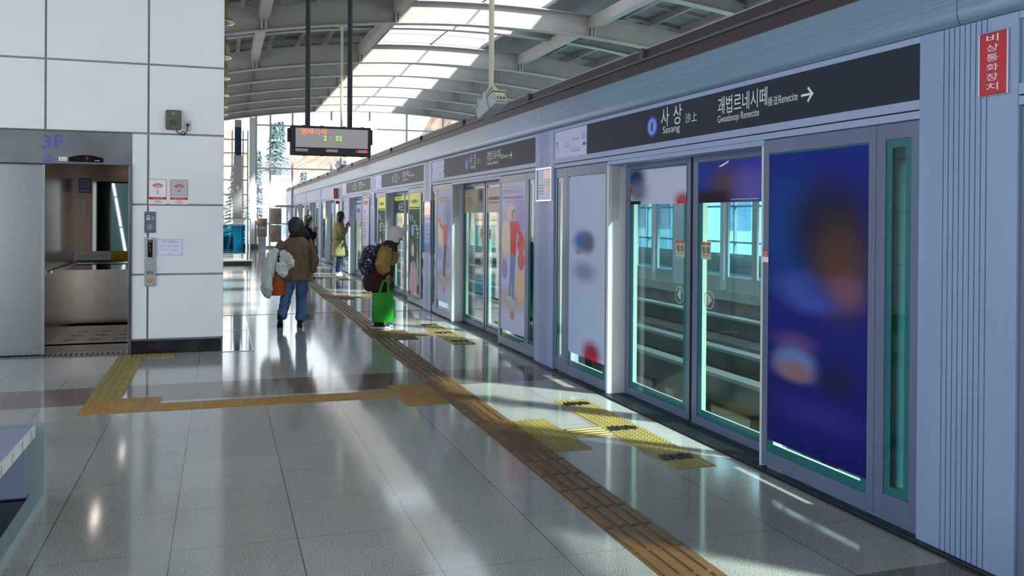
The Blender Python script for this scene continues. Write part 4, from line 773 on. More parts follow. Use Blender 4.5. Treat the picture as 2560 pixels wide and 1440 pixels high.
for u0, u1 in ((.0, .135), (.335, .465), (.70, .78)): b = B(); b.frect(o, X1, UP, u0, -.048, u1, -.016, mat('board_label', '9C989A', .5)); put('label_plate', b.mesh('label_plate'), t)
b = B(); b.text('13', o, X1, UP, .668, -.046, .036, .028, LRd, .001); b.text('02', o, X1, UP, .768, -.046, .036, .028, LRd, .001); put('red_digits', b.mesh('red_digits'), t, label='small glowing red digits')
for x in (-.255, .215):
    b = B(); b.tube([(x, .08, .16), (x, .08, 4.72)], .029, DB, 14); put('hanger_pole', b.mesh('hanger_pole', 50), t)
CREAMC = mat('camera_cream', 'B3AF9C', .45); CREY = mat('camera_grey', 'A4AAB4', .4)
def cctv(loc, ztop, label, rz, rear=True, rp=.026):
    t = thing('security_camera', label, 'camera', loc, None)
    b = B(); b.tube([(0, 0, .10), (0, 0, ztop-loc[2])], rp, CREAMC, 12)
    if not rear: b.tube([(-.0, 0, ztop-loc[2]-.1), (0, 0, ztop-loc[2])], .05, CREAMC, 10); b.box(-.16, .16, -.04, .04, ztop-loc[2]-.04, ztop-loc[2]+.04, CREAMC)
    put('pole', b.mesh('pole', 50), t)
    mt = Matrix.Rotation(rz, 4, 'Z') @ Matrix.Rotation(R(-22), 4, 'X')
    def T(b_): b_.v = [tuple(mt @ Vector(v)) for v in b_.v]; return b_
    b = T(B().box(-.070, .070, -.17, .17, -.062, .064, CREY)); put('housing', b.mesh('housing'), t, bevel=.016, seg=3)
    b = T(B().box(-.078, .078, -.185, .20, .064, .074, CREAMC)); put('sunshield', b.mesh('sunshield'), t)
    b = T(B().box(-.088, -.072, -.06, .08, -.08, .11, CREY).box(-.088, .0, -.02, .05, .074, .11, CREY)); put('bracket', b.mesh('bracket'), t)
    if rear:
        b = B(); [b.tube([(x, -.17, -.005), (x, -.205, -.01)], .014, mat('gland_brass', '8C8668', .4, .5), 8) for x in (-.036, 0, .036)]; b.box(-.055, .055, -.185, -.17, -.04, .045, CREAMC); T(b); put('cable_glands', b.mesh('cable_glands', 40), t)
    else:
        b = T(B().box(-.045, .045, -.176, -.17, -.042, .03, BLACK)); put('lens_window', b.mesh('lens_window'), t)
    pts = [(-.06+.13*i/10-.01, -.10*(i/10), .06+.12*math.sin(math.pi*i/10)) for i in range(11)]; b = B(); b.tube(pts, .014, CREAMC, 8); put('cable', b.mesh('cable', 60), t)
cctv((2.44, 8.0, 2.70), 7.27, 'large security camera on a thick pipe, seen from behind with its cable glands', R(16))
cctv((2.96, 23.0, 2.95), 6.57, 'small distant security camera on a thin pole below the display board', R(25), False, .033)
BELL = mat('lamp_bronze', '8A7A52', .35, .6)
lp = Proto('bell_lamp', 'lamp'); b = B(); prof = [(.025, .62), (.05, .50), (.10, .42), (.15, .33), (.185, .20), (.20, .08), (.225, .0)]; n = 20; vs = [(r*math.cos(2*math.pi*k/n), r*math.sin(2*math.pi*k/n), z) for r, z in prof for k in range(n)]
b.add(vs, [(i*n+k, (i+1)*n+k, (i+1)*n+(k+1) % n, i*n+(k+1) % n) for i in range(len(prof)-1) for k in range(n)], BELL); b.tube([(.225*math.cos(2*math.pi*k/20), .225*math.sin(2*math.pi*k/20), 0) for k in range(21)], .008, CHROME, 6); lp.part('shade', b, smooth=60)
b = B(); b.tube([(0, 0, .6), (0, 0, 1.17)], .015, BELL, 8); lp.part('rod', b, smooth=60); b = B(); b.ball((0, 0, .12), .09, mat('bulb_frosted', 'D8D8D0', .4), 12, 8); lp.part('bulb', b, smooth=60)
for i, y in enumerate((15.4, 18.8, 21.7, 24.8, 27.5, 29.6)): lp.at((-.03, y, 4.84), f'{ORD[i]} bronze bell lamp in the row hanging beside the lift wall', 'bell lamps')
b = B(); b.box(-.06, .0, 11.5, 44.2, 6.0, 6.06, PURL); struct('trim_7', b)
# ================================================================== barrier, hatch, bench, end doors
t = thing('glass_barrier', 'blue glass barrier with steel rails on a dark plinth behind the lift', 'barrier', (0, 29.3, 0))
b = B(); b.box(-2.0, .95, -.02, .9, 0, .15, GRAN); b.box(-2.0, .97, -.04, .92, .15, .18, mat('plinth_cap', 'C4C2BC', .4)); put('plinth', b.mesh('plinth'), t)
b = B(); b.tube([(-2, .1, 1.50), (.88, .1, 1.50), (.9, .8, 1.50)], .026, CHROME, 10); b.tube([(-2, .1, 1.31), (.75, .1, 1.31)], .02, CHROME, 8); b.tube([(-2, .1, .40), (.78, .1, .40)], .024, CHROME, 8); put('rails', b.mesh('rails', 50), t)
for x, r in ((.80, .045), (.89, .028)):
    b = B(); b.tube([(x, .1, .18), (x, .1, 1.50)], r, CHROME, 12); put('post', b.mesh('post', 50), t)
b = B(); b.box(-2, .74, .095, .105, .42, 1.29, BGL); put('glass', b.mesh('glass'), t)
b = B(); b.box(-1.6, 1.0, YE-.6, YE-.5, 0, .6, mat('teal_panel', '2A6E86', .3)); struct('trim_6', b)
t = thing('floor_hatch', 'polished steel floor hatch right of the white lift wall', 'hatch', (.03, 11.03, 0)); b = B(); b.box(0, .34, .02, 1.96, 0, .004, mat('hatch_steel', '8C94A4', .06, 1.)); b.box(0, .34, 2.0, 3.85, 0, .004, mat('hatch_steel', '8C94A4', .06, 1.)); put('plates', b.mesh('plates'), t); b = B(); b.ring(0, .36, -.0, 3.88, -.0, .0055, .0, 0, 0, 0, STEEL) if False else (b.box(.34, .358, 0, 3.88, 0, .006, CHROME), b.box(0, .34, 0, .018, 0, .006, CHROME), b.box(0, .34, 1.965, 1.995, 0, .006, CHROME)); put('frame', b.mesh('frame'), t)
t = thing('bench', 'steel and glass bench corner at the lower left picture edge', 'bench', (-1.6, 4.4, 0)); BST = mat('bench_steel', '8B98B0', .3, .3); BFR = mat('bench_frame', '8FA3A8', .35, .3); BDK = mat('bench_dark_reflection', '1A1A22', .05)
b = B(); b.box(-.6, .585, -1.6, 1.22, .405, .425, BST); put('seat', b.mesh('seat'), t, bevel=.004)
b = B(); b.box(.585, .60, -1.6, 1.22, .37, .428, mat('bench_trim', 'D8DCD6', .2, .3)); 
for i in range(12): b.box(.6, .602, -1.5+i*.235, -1.485+i*.235, .37, .428, BST)
put('edge_strip', b.mesh('edge_strip'), t)
b = B(); b.box(-.6, .64, 1.24, 1.30, 0, .43, BFR); put('end_panel', b.mesh('end_panel'), t); b = B(); b.box(-.6, .55, 1.19, 1.235, .03, .40, BST); put('inner_panel', b.mesh('inner_panel'), t); b = B(); b.box(.57, .64, -1.6, 1.24, 0, .035, BFR); put('base_rail', b.mesh('base_rail'), t); b = B(); b.box(-.6, .57, -1.6, 1.2, 0.002, .02, BDK); put('base_plate', b.mesh('base_plate'), t); b = B(); b.tube([(.28, .95, .425), (.28, .95, .436)], .045, CHROME, 16); put('fixing_disc', b.mesh('fixing_disc', 40), t); b = B(); b.ball((.30, .25, .022), (.09, .05, .012), WHITE, 12, 6); put('painted_light_spot', b.mesh('painted_light_spot', 60), t)  # base plate coloured dark for the floor reflection, white ball paints its light spot
t = thing('end_door', 'shiny steel double door in the lower end wall', 'door', (2.29, YE-.12, 0)); DSTL = noisy('wavy_steel', 'B49C88', '7E7468', (2.2, 1, 1.6), 1., .14, .9, 2)
b = B(); b.box(.0, .50, 0, .05, .30, 1.14, DSTL); b.box(0, .50, 0, .05, 1.18, 1.96, DSTL); put('leaf', b.mesh('leaf'), t); b = B(); b.box(-.03, 0, -.02, .06, 0, 2.0, CHROME); b.box(.5, .53, -.02, .06, 0, 2.0, CHROME); put('frame', b.mesh('frame'), t)
t = thing('fire_cabinet', 'steel cabinet with a red round alarm beside the steel end door', 'cabinet', (1.67, YE-.35, 0)); b = B(); b.box(0, .46, 0, .2, .58, 1.46, noisy('cabinet_steel', '8A7F76', '5F574F', (2, 2, 2), 1., .2, .8)); put('body', b.mesh('body'), t, bevel=.01); b = B(); b.tube([(.06, -.02, 1.30), (.06, 0, 1.30)], .055, REDS, 12); put('alarm', b.mesh('alarm', 40), t); b = B(); b.frect((.08, -.002, .93), X1, UP, 0, 0, .32, .13, mat('cabinet_label', 'B9A8A0', .4)); b.text('비상문', (.08, -.003, .93), X1, UP, .04, .03, .24, .07, REDP); put('plate', b.mesh('plate'), t); b = B(); b.box(.05, .41, .05, .15, 0, .58, STEEL); put('stand', b.mesh('stand'), t)
# ================================================================== people
SK = mat('skin', 'B98A72', .5); SKD = mat('skin_tanned', '9C6E54', .5)
class Body:
    """one continuous skinned figure: joints with radii, grown into a surface"""
    def __init__(s): s.v, s.e = [], []
    def j(s, p, r, to=None):
        s.v.append((tuple(p), r)); k = len(s.v)-1
        if to is not None: s.e.append((to, k))
        return k
    def chain(s, start, pts):
        k = start
        for p, r in pts: k = s.j(p, r, k)
        return k
    def hand(s, wrist, p, d, side, curl=.5, sc=1.):
        """palm, five unequal bent fingers, thumb leaving the side of the palm. d: along the hand, side: towards the thumb"""
        d, side = Vector(d).normalized(), Vector(side).normalized(); nrm = d.cross(side); p = Vector(p)
        pal = s.j(p+d*.045*sc, (.030*sc, .022*sc), wrist); kn = s.j(p+d*.08*sc, (.034*sc, .018*sc), pal)
        for i, ln in enumerate((.070, .080, .074, .058)):
            b0 = p+d*.09*sc+side*(.028-.019*i)*sc; a = curl
            k = s.j(b0, .0085*sc, kn); q = b0+(d*math.cos(a*.5)+nrm*math.sin(a*.5))*ln*.5*sc; k = s.j(q, .008*sc, k)
            k = s.j(q+(d*math.cos(a*1.5)+nrm*math.sin(a*1.5))*ln*.35*sc, .0075*sc, k); s.j(q+(d*math.cos(a*1.5)+nrm*math.sin(a*1.5))*ln*.35*sc+(d*math.cos(a*2.4)+nrm*math.sin(a*2.4))*ln*.22*sc, .0065*sc, k)
        k = s.j(p+d*.035*sc+side*.036*sc, .011*sc, pal); k = s.j(p+d*.062*sc+side*.052*sc+nrm*.012*sc, .010*sc, k); s.j(p+d*.085*sc+side*.055*sc+nrm*.024*sc, .008*sc, k)
    def build(s, name, m, parent, sub=2):
        me = bpy.data.meshes.new(name); me.from_pydata([v[0] for v in s.v], s.e, []); o = bpy.data.objects.new(name, me); COL.objects.link(o)
        md = o.modifiers.new('skin', 'SKIN'); md.use_smooth_shade = True
        for i, (_, r) in enumerate(s.v): me.skin_vertices[0].data[i].radius = r if isinstance(r, tuple) else (r, r)
        me.skin_vertices[0].data[0].use_root = True
        sd = o.modifiers.new('sub', 'SUBSURF'); sd.levels = sub; sd.render_levels = sub
        bpy.context.view_layer.update(); nm = bpy.data.meshes.new_from_object(o.evaluated_get(bpy.context.evaluated_depsgraph_get()))
        bpy.data.objects.remove(o); bpy.data.meshes.remove(me); nm.materials.clear(); nm.materials.append(m); nm.name = name
        return put(name, nm, parent)
def head(bd, neck, c, f, s=1.):
    """head on the neck: c centre of the skull, f facing direction; nose, chin, brow and ears grow from it"""
    f = Vector(f).normalized(); c = Vector(c); up = (Vector((0, 0, 1))-f*f.z).normalized(); sd = f.cross(up)
    k = bd.j(c-up*.075*s+f*.005, (.062*s, .066*s), neck); k1 = bd.j(c-up*.01*s, (.078*s, .088*s), k); k2 = bd.j(c+up*.055*s-f*.01, (.074*s, .082*s), k1); bd.j(c+up*.098*s-f*.012, (.040*s, .045*s), k2)
    q = bd.j(c-up*.085*s+f*.060*s, .028*s, k); bd.j(c-up*.108*s+f*.074*s, .018*s, q)
    q = bd.j(c-up*.012*s+f*.085*s, .014*s, k1); bd.j(c-up*.030*s+f*.112*s, .010*s, q)
    for t in (-1, 1): q = bd.j(c+sd*t*.078*s-f*.005, .012*s, k1); bd.j(c+sd*t*.092*s+up*.012*s-f*.014, .012*s, q)
    return c, f, up, sd
def face(c, f, up, sd, parent, s=1.):
    b = B()
    for t in (-1, 1): b.ball(c+sd*t*.032*s+f*.083*s+up*.008*s, .0075*s, BLACK, 8, 6)
    put('eyes', b.mesh('eyes', 60), parent); b = B(); q = c-up*.058*s+f*.090*s; b.tube([q-sd*.022*s, q+f*.004, q+sd*.022*s], [.002, .004, .002], mat('lips', '8E4E48', .5), 8); put('mouth', b.mesh('mouth', 60), parent)
def shoe(b, x, y, z, f, ln, m, sole, pitch=0., wd=.046, hh=.075):
    a = math.atan2(f[1], f[0]); mt = Matrix.Translation((x, y, z)) @ Matrix.Rotation(a, 4, 'Z') @ Matrix.Rotation(pitch, 4, 'Y'); s = B()
    s.loft([(ln*.02, 0, .0, ln*.52, wd), (ln*.02, 0, .024, ln*.52, wd)], sole, 18)
    s.loft([(ln*.02, 0, .024, ln*.50, wd*.95), (ln*.0, 0, .045, ln*.46, wd*.9), (-ln*.12, 0, hh, ln*.33, wd*.8), (-ln*.2, 0, hh+.03, ln*.22, wd*.78)], m, 18)
    for i, mm in enumerate(s.mats):
        fs = [f_ for f_, k in zip(s.f, s.m) if k == i]; idx = sorted({q for f_ in fs for q in f_}); mp = {q: n for n, q in enumerate(idx)}
        b.add([mt @ Vector(s.v[q]) for q in idx], [[mp[q] for q in f_] for f_ in fs], mm)
from mathutils import noise as mnoise
def crumple(b, amp=.01, fr=9., skip_top=None):
    for i, v in enumerate(b.v):
        q = Vector(v); b.v[i] = tuple(q+mnoise.noise_vector(Vector((q.x*fr, q.y*fr, q.z*fr*.6)))*amp+mnoise.noise_vector(q*fr*2.3)*amp*.35)
    return b
def cloth(name, c1, c2, sc=9., bump=.35): return noisy(name, c1, c2, (1, 1, .5), sc, .85, 0, 4, .2, .35, .65, bump)
# --- A: woman in a brown cardigan walking away
P = thing('person', 'person in a brown cardigan and jeans walking away with bags on the left arm', 'person', (1.05, 13.25, 0))
bd = Body(); pel = bd.j((0, 0, .80), (.11, .085)); ch = bd.chain(pel, [((0, 0, .98), (.12, .09)), ((0, .01, 1.14), (.12, .08)), ((0, .0, 1.26), (.06, .05))]); nk = bd.chain(ch, [((0, .01, 1.345), .050)])
hd = head(bd, nk, (.0, .03, 1.475), (.1, 1, -.08))
ar = bd.chain(ch, [((.175, 0, 1.21), .042), ((.255, -.02, 1.0), .042), ((.235, .04, .80), .030)]); bd.hand(ar, (.235, .045, .79), (-.02, .1, -1), (-.2, 1, 0), .55)
al = bd.chain(ch, [((-.175, 0, 1.21), .042), ((-.285, -.03, 1.03), .042), ((-.20, .19, 1.0), .030)]); bd.hand(al, (-.195, .2, 1.0), (.4, 1, -.05), (0, 0, 1), .7)
bd.chain(pel, [((.09, 0, .74), .07), ((.085, .02, .42), .05), ((.06, -.02, .08), .042), ((.055, .09, .035), .032)])
bd.chain(pel, [((-.08, 0, .74), .07), ((-.135, .05, .43), .05), ((-.205, -.12, .15), .042), ((-.225, -.03, .06), .032)])
bd.build('body', SK, P); face(*hd, P)
HAIR = noisy('dark_brown_hair', '231A1C', '35282A', (8, 8, 30), 1., .5)
b = B(); b.ball((.0, .0, 1.505), (.118, .118, .110), HAIR, 24, 14); b.loft([(0, -.045, 1.325, .055, .040), (0, -.055, 1.36, .085, .06), (0, -.045, 1.42, .112, .085), (0, -.02, 1.50, .117, .105)], HAIR, 24); put('hair', crumple(b, .012, 16.).mesh('hair', 60), P); b = B(); b.tube([(.075*math.cos(a_*.524), .005+.066*math.sin(a_*.524), 1.335+.01*math.sin(a_)) for a_ in range(13)], .026, cloth('dark_scarf', '1E1A1E', '2A262A'), 10); put('scarf', b.mesh('scarf', 60), P)
CARD = cloth('brown_cardigan', '6A5340', '7A624C'); b = B()
b.loft([(0, 0, .665, .205, .145, .03, 6, .5), (0, 0, .70, .208, .148, .025, 6, .4), (0, -.005, .9, .205, .145, .02, 5, .2), (0, -.01, 1.06, .205, .14, .015, 5, 0), (0, -.01, 1.17, .215, .135), (0, -.005, 1.235, .20, .12), (0, 0, 1.28, .14, .095), (0, .0, 1.325, .075, .07), (0, .0, 1.35, .064, .062)], CARD, 32)
b.tube([(.165, 0, 1.245), (.205, -.005, 1.20), (.245, -.02, 1.08), (.272, -.025, .98), (.262, .0, .90), (.248, .03, .80)], [.066, .072, .064, .058, .053, .050], CARD, 14)
b.tube([(-.165, 0, 1.245), (-.205, -.01, 1.20), (-.25, -.025, 1.10), (-.285, -.03, 1.02), (-.27, .06, 1.0), (-.215, .17, 1.0)], [.066, .072, .066, .064, .056, .050], CARD, 14)
put('cardigan', crumple(b, 0.012, 7.0).mesh('cardigan', 60), P, fold=(0.045, 0.1))
JN = cloth('blue_jeans', '38557A', '5A7CA2', 6.); b = B()
b.loft([(0, 0, .62, .155, .115), (0, 0, .72, .165, .12), (0, 0, .84, .16, .115)], JN, 24)
b.tube([(.085, 0, .72), (.092, .012, .58), (.092, .02, .43), (.082, .0, .28), (.072, -.02, .12), (.07, -.02, .085)], [(.092, .10), .084, .070, .066, .064, .066], JN, 16)
b.tube([(-.08, 0, .72), (-.10, .03, .58), (-.132, .055, .44), (-.165, -.02, .30), (-.20, -.11, .165), (-.205, -.12, .13)], [(.092, .10), .084, .070, .066, .062, .063], JN, 16); put('jeans', crumple(b, 0.01, 10.0).mesh('jeans', 60), P, fold=(0.04, 0.07))
BOOT = mat('dark_boot', '2A2220', .5)
for (x, y, z, pt) in ((.065, .03, .0, 0.), (-.222, -.055, .03, .62)):
    b = B(); shoe(b, x, y, z, (.05, 1), .24, BOOT, BLACK, pt, .044, .08); b.tube([(x-.0, y-.07, z+.07+(.045 if pt else 0)), (x+.0, y-.075-(.02 if pt else 0), z+.14+(.03 if pt else 0))], .045, BOOT, 12); put('shoe', b.mesh('shoe', 60), P)
t = thing('shoulder_bag', 'orange brown bag hanging from the arm of the person in the brown cardigan', 'bag', (.80, 13.22, .47)); OB = noisy('orange_leather', 'A44A14', 'B85A20', (3, 3, 3), 2., .5); b = B()
b.loft([(0, 0, 0, .095, .07), (0, 0, .02, .108, .08), (0, 0, .15, .105, .078), (0, 0, .30, .095, .07), (0, 0, .345, .085, .06)], OB, 20); put('pouch', b.mesh('pouch', 45), t); b = B(); b.tube([(-.05, 0, .33), (-.045, 0, .45), (-.02, -.01, .545), (.02, 0, .45), (.05, 0, .33)], .011, OB, 8); put('strap', b.mesh('strap', 60), t)
WC = cloth('white_cloth', 'CED4CC', 'E2E6DE', 5.)
t = thing('white_jacket', 'white cloth jacket draped over the arm beside the orange brown bag', 'jacket', (.70, 13.19, .46)); b = B()
b.tube([(-.03, .0, 0.0), (-.06, 0, .06), (-.06, 0, .25), (-.02, 0, .48), (.04, 0, .63), (.10, 0, .665)], [(.05, .03), (.105, .06), (.125, .075), (.10, .07), (.06, .055), (.035, .03)], WC, 26); put('drape', crumple(b, 0.03, 9.0).mesh('drape', 60), t, fold=(0.075, 0.09))
b = B(); b.tube([(.14, -.06, .64), (.17, -.08, .52), (.165, -.085, .40), (.15, -.085, .29)], [(.03, .03), (.05, .03), (.06, .03), (.065, .02)], WC, 12); b.tube([(.13, -.06, .65), (.20, -.09, .60), (.26, -.085, .56), (.285, -.08, .50), (.25, -.085, .44), (.22, -.085, .42)], [.03, .04, .045, .045, .035, .02], WC, 12); put('knot', crumple(b, 0.026, 12.0).mesh('knot', 60), t, fold=(0.08, 0.06))
b = B(); b.box(.07, .15, -.105, -.10, .38, .50, mat('white_paper_tag', 'DADDE6', .5)); put('paper_tag', b.mesh('paper_tag'), t)
# --- B: bent elderly person facing the doors
P = thing('person', 'bent person in a brown padded coat and white cap facing the screen doors', 'person', (2.235, 12.76, .0095))
bd = Body(); pel = bd.j((-.08, 0, .66), (.12, .12)); ch = bd.chain(pel, [((-.05, 0, .85), (.12, .10)), ((-.0, 0, 1.03), (.11, .09)), ((.06, 0, 1.14), (.06, .055))]); nk = bd.chain(ch, [((.13, 0, 1.235), .050)])
hd = head(bd, nk, (.225, 0, 1.33), (1, -.12, -.42), .98)
ar = bd.chain(ch, [((.03, -.16, 1.09), .042), ((-.02, -.235, .95), .042), ((.035, -.25, .80), .032)]); bd.hand(ar, (.04, -.25, .79), (.12, 0, -1), (1, .2, 0), 1.0)
al = bd.chain(ch, [((.03, .16, 1.09), .042), ((-.0, .235, .95), .042), ((.10, .23, .80), .032)]); bd.hand(al, (.105, .23, .79), (.1, 0, -1), (1, -.2, 0), .6)
bd.chain(pel, [((-.04, -.09, .60), .085), ((-.0, -.09, .36), .06), ((-.05, -.09, .08), .042), ((.05, -.09, .035), .034)]); bd.chain(pel, [((-.04, .09, .60), .085), ((-.01, .09, .36), .06), ((.01, .09, .08), .042), ((.10, .09, .035), .034)])
bd.build('body', SKD, P); face(*hd, P, .98)
CAPM = cloth('white_cap_cloth', 'CFCBC0', 'DEDAD0', 6.)
b = B(); c = hd[0]; b.ball((c.x-.02, 0, c.z+.045), (.128, .118, .112), CAPM, 22, 14); b.ball((c.x-.055, 0, c.z-.02), (.095, .108, .10), CAPM, 20, 12); put('cap', b.mesh('cap', 60), P, label='white cap')
COAT1 = cloth('dark_brown_padding', '36231E', '46302A', 7.); COAT2 = cloth('golden_brown_nylon', '86663A', 'A6834C', 8.)
b = B(); b.loft([(-.03, 0, .535, .205, .215, .03, 7, 0), (-.045, 0, .60, .215, .22, .02, 7, 0), (-.05, 0, .72, .205, .215, .02, 6, 1), (-.02, 0, .84, .195, .205), (.0, 0, .95, .205, .205, .02, 6, 2), (.02, 0, 1.05, .20, .20), (.05, 0, 1.14, .165, .18), (.09, 0, 1.20, .12, .13), (.13, 0, 1.24, .085, .09), (.145, 0, 1.27, .078, .085)], COAT1, 30); put('coat', crumple(b, 0.012, 8.0).mesh('coat', 60), P, fold=(0.045, 0.09))
b = B(); b.ball((.055, -.075, 1.02), (.17, .135, .15), COAT2, 16, 10); b.tube([(.03, -.12, 1.15), (.01, -.19, 1.10), (-.02, -.235, 1.0), (-.035, -.25, .93), (-.01, -.26, .86), (.025, -.255, .815)], [.075, .092, .098, .094, .082, .066], COAT2, 16); b.tube([(.03, .12, 1.15), (.02, .19, 1.08), (.0, .235, .95), (.05, .24, .87), (.09, .235, .815)], [.075, .092, .094, .082, .064], COAT2, 16)
b.tube([(.028, -.255, .82), (.036, -.252, .795)], [.06, .055], BLACK, 14); put('sleeves', crumple(b, 0.016, 10.0).mesh('sleeves', 60), P, fold=(0.06, 0.06))
b = B(); TRS = cloth('black_trousers', '17171B', '222228'); b.tube([(-.04, -.09, .58), (-.015, -.09, .36), (-.045, -.09, .08)], [.095, .08, .075], TRS, 14); b.tube([(-.04, .09, .58), (-.01, .09, .36), (.01, .09, .08)], [.095, .08, .075], TRS, 14); put('trousers', b.mesh('trousers', 60), P)
for x, y in ((-.015, -.09), (.06, .09)): b = B(); shoe(b, x, y, 0, (1, 0), .25, BLACK, mat('white_sole', 'C6C8C8', .5), 0, .05, .07); put('shoe', b.mesh('shoe', 60), P, label='black shoe with white sole')
t = thing('shopping_bag', 'bright green shopping bag held by the bent person in the brown coat', 'bag', (2.212, 12.50, .125)); GB = noisy('green_bag_cloth', '0C8A14', '10A01C', (1, 1, 1), 3., .6); b = B()
b.loft([(0, 0, 0, .155, .07), (0, 0, .015, .16, .075), (.0, 0, .2, .158, .08, .01, 4, 0), (.0, 0, .38, .152, .07), (0, 0, .42, .148, .06)], GB, 24); 
b.v = [(x if abs(x) < .0 else x, y, z) for x, y, z in b.v]; put('sack', b.mesh('sack', 50), t)
for y in (-.03, .03): b = B(); b.tube([(-.05, y, .41), (-.03, y*.8, .48), (.0, y*.3, .57), (.04, 0, .605), (.075, y*.3, .57), (.075, y*.8, .48), (.075, y, .41)], [(.014, .004)]*7, GB, 8); put('handle', b.mesh('handle', 60), t)
t = thing('backpack', 'dark blue floral backpack on the back of the bent person', 'backpack', (2.04, 12.74, .80)); FLO = mat('floral_navy', '16283E', .7); N, L, bs = nodes(FLO)
vo = N.new('ShaderNodeTexVoronoi'); vo.inputs['Scale'].default_value = 26.; L.new(ocoord(N, L), vo.inputs['Vector']); cm = ramp(N, L, vo.outputs['Color'], [(.30, '24507E'), (.42, '3A7098'), (.52, 'D0603A'), (.64, 'D8C4AA'), (.78, '2A5A78')]); dm = N.new('ShaderNodeMapRange'); dm.inputs[1].default_value = .40; dm.inputs[2].default_value = .5; dm.inputs[3].default_value = 1; dm.inputs[4].default_value = 0; L.new(vo.outputs['Distance'], dm.inputs[0]); L.new(mixc(N, L, dm.outputs[0], lin('142238'), cm), bs.inputs['Base Color'])
b = B(); b.tube([(.02, 0, .0), (-.01, 0, .05), (-.01, 0, .2), (.03, 0, .33), (.08, 0, .41)], [(.12, .10), (.17, .125), (.175, .13), (.155, .11), (.10, .07)], FLO, 18); put('sack', b.mesh('sack', 60), t, sub=1); b = B(); b.tube([(-.07, -.10, .06), (-.095, -.06, .15), (-.095, .06, .15), (-.07, .10, .06)], .05, FLO, 10); put('front_pocket', b.mesh('front_pocket', 60), t)
for y in (-.13, .15): b = B(); b.tube([(.10, y*.8, .40), (.19, y, .425), (.27, y*1.2, .40), (.315, y*1.35, .30), (.30, y*1.5, .20), (.24, y*1.6, .12)], [(.024, .008)]*6, FLO, 8); put('strap', b.mesh('strap', 60), t)
b = B(); b.tube([(.10, -.03, .41), (.085, -.02, .46), (.085, .02, .46), (.10, .03, .41)], .009, WC, 8); put('loop', b.mesh('loop', 60), t)
# --- C: person in a trench coat with a phone
P = thing('person', 'person in a khaki trench coat and white shoes looking at a phone', 'person', (3.045, 23.95, .0095))
bd = Body(); pel = bd.j((0, 0, .88), (.12, .12)); ch = bd.chain(pel, [((.0, 0, 1.08), (.11, .12)), ((-.01, 0, 1.27), (.09, .11)), ((.0, 0, 1.39), (.055, .055))]); nk = bd.chain(ch, [((.02, 0, 1.47), .05)]); hd = head(bd, nk, (.05, 0, 1.60), (1, -.1, -.2), 1.02)
for t_ in (-1, 1):
    k = bd.chain(ch, [((0, .165*t_, 1.33), .042), ((.06, .22*t_, 1.11), .043), ((.20, .06*t_, 1.30), .030)]); bd.hand(k, (.205, .055*t_, 1.31), (.3, -.3*t_, 1), (-.5, 0, .2), .8)
    bd.chain(pel, [((0, .09*t_, .82), .09), ((.0, .09*t_, .46), .06), ((-.04, .09*t_, .09), .042), ((.06, .09*t_, .04), .032)])
bd.build('body', SK, P); face(*hd, P)
b = B(); c = hd[0]; b.ball((c.x-.025, 0, c.z+.03), (.110, .105, .115), HAIR, 18, 10); b.loft([(c.x-.07, 0, c.z-.20, .06, .085), (c.x-.06, 0, c.z-.10, .075, .1), (c.x-.045, 0, c.z, .085, .102)], HAIR, 16); put('hair', b.mesh('hair', 60), P)
TRC = cloth('khaki_trench', '8E8058', '9E9068', 6.); b = B(); b.loft([(.03, 0, .505, .235, .22, .04, 5, .6), (.02, 0, .58, .225, .215, .035, 5, .6), (.01, 0, .75, .195, .20, .02, 5, .6), (-.005, 0, .93, .165, .185), (-.01, 0, 1.02, .155, .178), (-.015, 0, 1.2, .165, .19), (-.01, 0, 1.33, .145, .19), (.0, 0, 1.41, .10, .12), (.015, 0, 1.465, .065, .07)], TRC, 28)
for t_ in (-1, 1): b.tube([(-.005, .15*t_, 1.37), (.01, .20*t_, 1.30), (.05, .225*t_, 1.15), (.075, .215*t_, 1.09), (.13, .14*t_, 1.18), (.19, .07*t_, 1.28)], [.07, .078, .07, .066, .056, .05], TRC, 14)
b.tube([(-.15, -.03, .99), (-.20, -.03, .965), (-.205, -.03, .93)], [.02, .025, .012], TRC, 8); put('trench_coat', crumple(b, 0.008, 8.0).mesh('trench_coat', 60), P, fold=(0.035, 0.1)); b = B(); b.loft([(-.008, 0, .965, .172, .190), (-.008, 0, 1.005, .168, .187)], cloth('trench_belt', '6E623E', '78694A'), 28); put('belt', b.mesh('belt', 60), P)
b = B(); NV = cloth('navy_leggings', '1E2E48', '28395A'); [b.tube([(0, .09*q, .80), (.0, .09*q, .46), (-.04, .09*q, .10)], [.095, .066, .05], NV, 14) for q in (-1, 1)]; put('leggings', b.mesh('leggings', 60), P)
for q in (-1, 1): b = B(); shoe(b, .02, .09*q, 0, (1, 0), .25, mat('white_trainer', 'D2D8DA', .5), mat('white_sole', 'C6C8C8', .5), 0, .048, .085); put('shoe', b.mesh('shoe', 60), P)
b = B(); mt = Matrix.Translation((3.30, 23.94, 1.42)) @ Matrix.Rotation(R(-30), 4, 'Y'); b.box(-.005, .005, -.037, .037, -.075, .075, BLACK, mt); tag(put('phone', b.mesh('phone')), 'black phone held up by the person in the trench coat', 'phone')
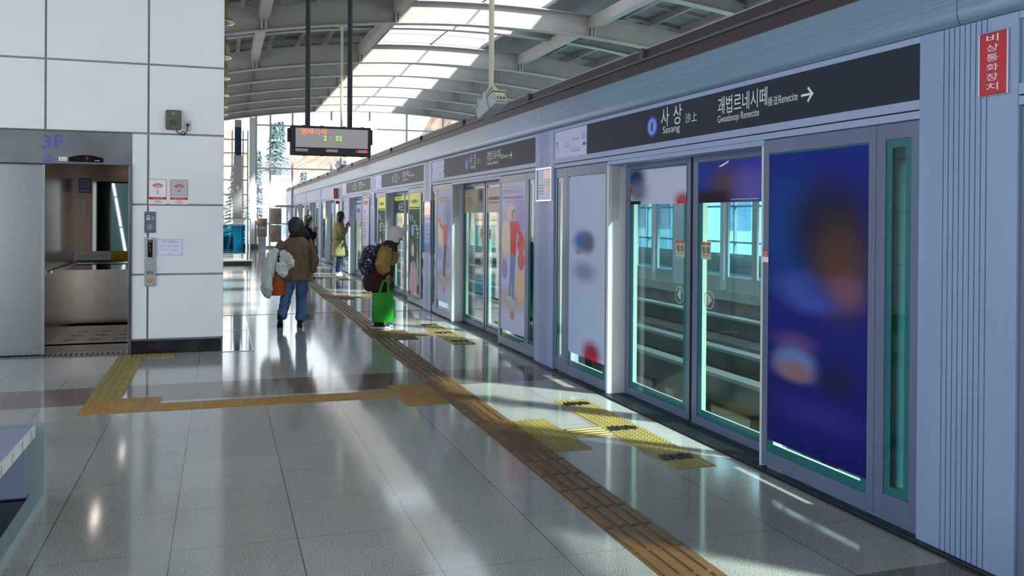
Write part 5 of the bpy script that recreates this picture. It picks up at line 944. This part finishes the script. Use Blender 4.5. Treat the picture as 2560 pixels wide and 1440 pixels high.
# --- D: person in a long black coat, half hidden
P = thing('person', 'person in a long black coat half hidden behind the person in the brown cardigan', 'person', (2.11, 23.0, .0095))
bd = Body(); pel = bd.j((0, 0, .86), (.12, .12)); ch = bd.chain(pel, [((0, 0, 1.05), (.11, .12)), ((-.01, 0, 1.20), (.09, .11)), ((.0, 0, 1.31), (.055, .055))]); nk = bd.chain(ch, [((.02, 0, 1.39), .05)]); hd = head(bd, nk, (.04, 0, 1.51), (1, -.2, -.1))
for t_ in (-1, 1):
    k = bd.chain(ch, [((0, .165*t_, 1.25), .042), ((.10, .22*t_, 1.06), .043), ((.20, .10*t_, 1.20), .030)]); bd.hand(k, (.205, .095*t_, 1.21), (.2, -.4*t_, 1), (-.5, 0, .2), .8)
bd.chain(pel, [((0, -.09, .80), .09), ((.02, -.09, .45), .06), ((.02, -.09, .09), .042), ((.12, -.09, .04), .032)]); bd.chain(pel, [((0, .09, .80), .09), ((-.06, .09, .46), .06), ((-.16, .09, .13), .042), ((-.09, .09, .05), .032)])
bd.build('body', SK, P); face(*hd, P)
b = B(); c = hd[0]; b.ball((c.x-.022, 0, c.z+.03), (.108, .102, .112), HAIR, 18, 10); b.loft([(c.x-.07, 0, c.z-.16, .06, .08), (c.x-.05, 0, c.z, .085, .1)], HAIR, 16); put('hair', b.mesh('hair', 60), P)
BK = cloth('black_wool', '121116', '1C1A20', 7., .15); b = B(); b.loft([(.07, 0, .60, .23, .22, .04, 5, .2), (.04, 0, .75, .20, .205, .03, 5, .2), (.0, 0, .95, .16, .185), (-.01, 0, 1.15, .16, .185), (-.01, 0, 1.26, .145, .185), (.0, 0, 1.33, .10, .12), (.015, 0, 1.385, .065, .07)], BK, 26)
for t_ in (-1, 1): b.tube([(-.005, .15*t_, 1.29), (.02, .20*t_, 1.22), (.09, .225*t_, 1.09), (.125, .215*t_, 1.05), (.16, .16*t_, 1.12), (.195, .11*t_, 1.19)], [.07, .078, .07, .066, .056, .05], BK, 14)
put('coat', crumple(b, 0.012, 8.0).mesh('coat', 60), P, fold=(0.045, 0.09)); b = B(); b.tube([(.05, -.10, 1.36), (.08, -.14, 1.25), (.08, -.17, 1.10), (.07, -.18, .98)], [(.04, .02), (.05, .02), (.05, .02), (.04, .02)], cloth('pink_scarf', 'B09488', 'C2A89C'), 10); put('scarf', b.mesh('scarf', 60), P, label='pale pink scarf')
for x, y, z, pt in ((.06, -.09, 0, 0.), (-.12, .09, .02, .45)): b = B(); shoe(b, x, y, z, (1, 0), .25, mat('maroon_shoe', '2E1820', .5), BLACK, pt); put('shoe', b.mesh('shoe', 60), P)
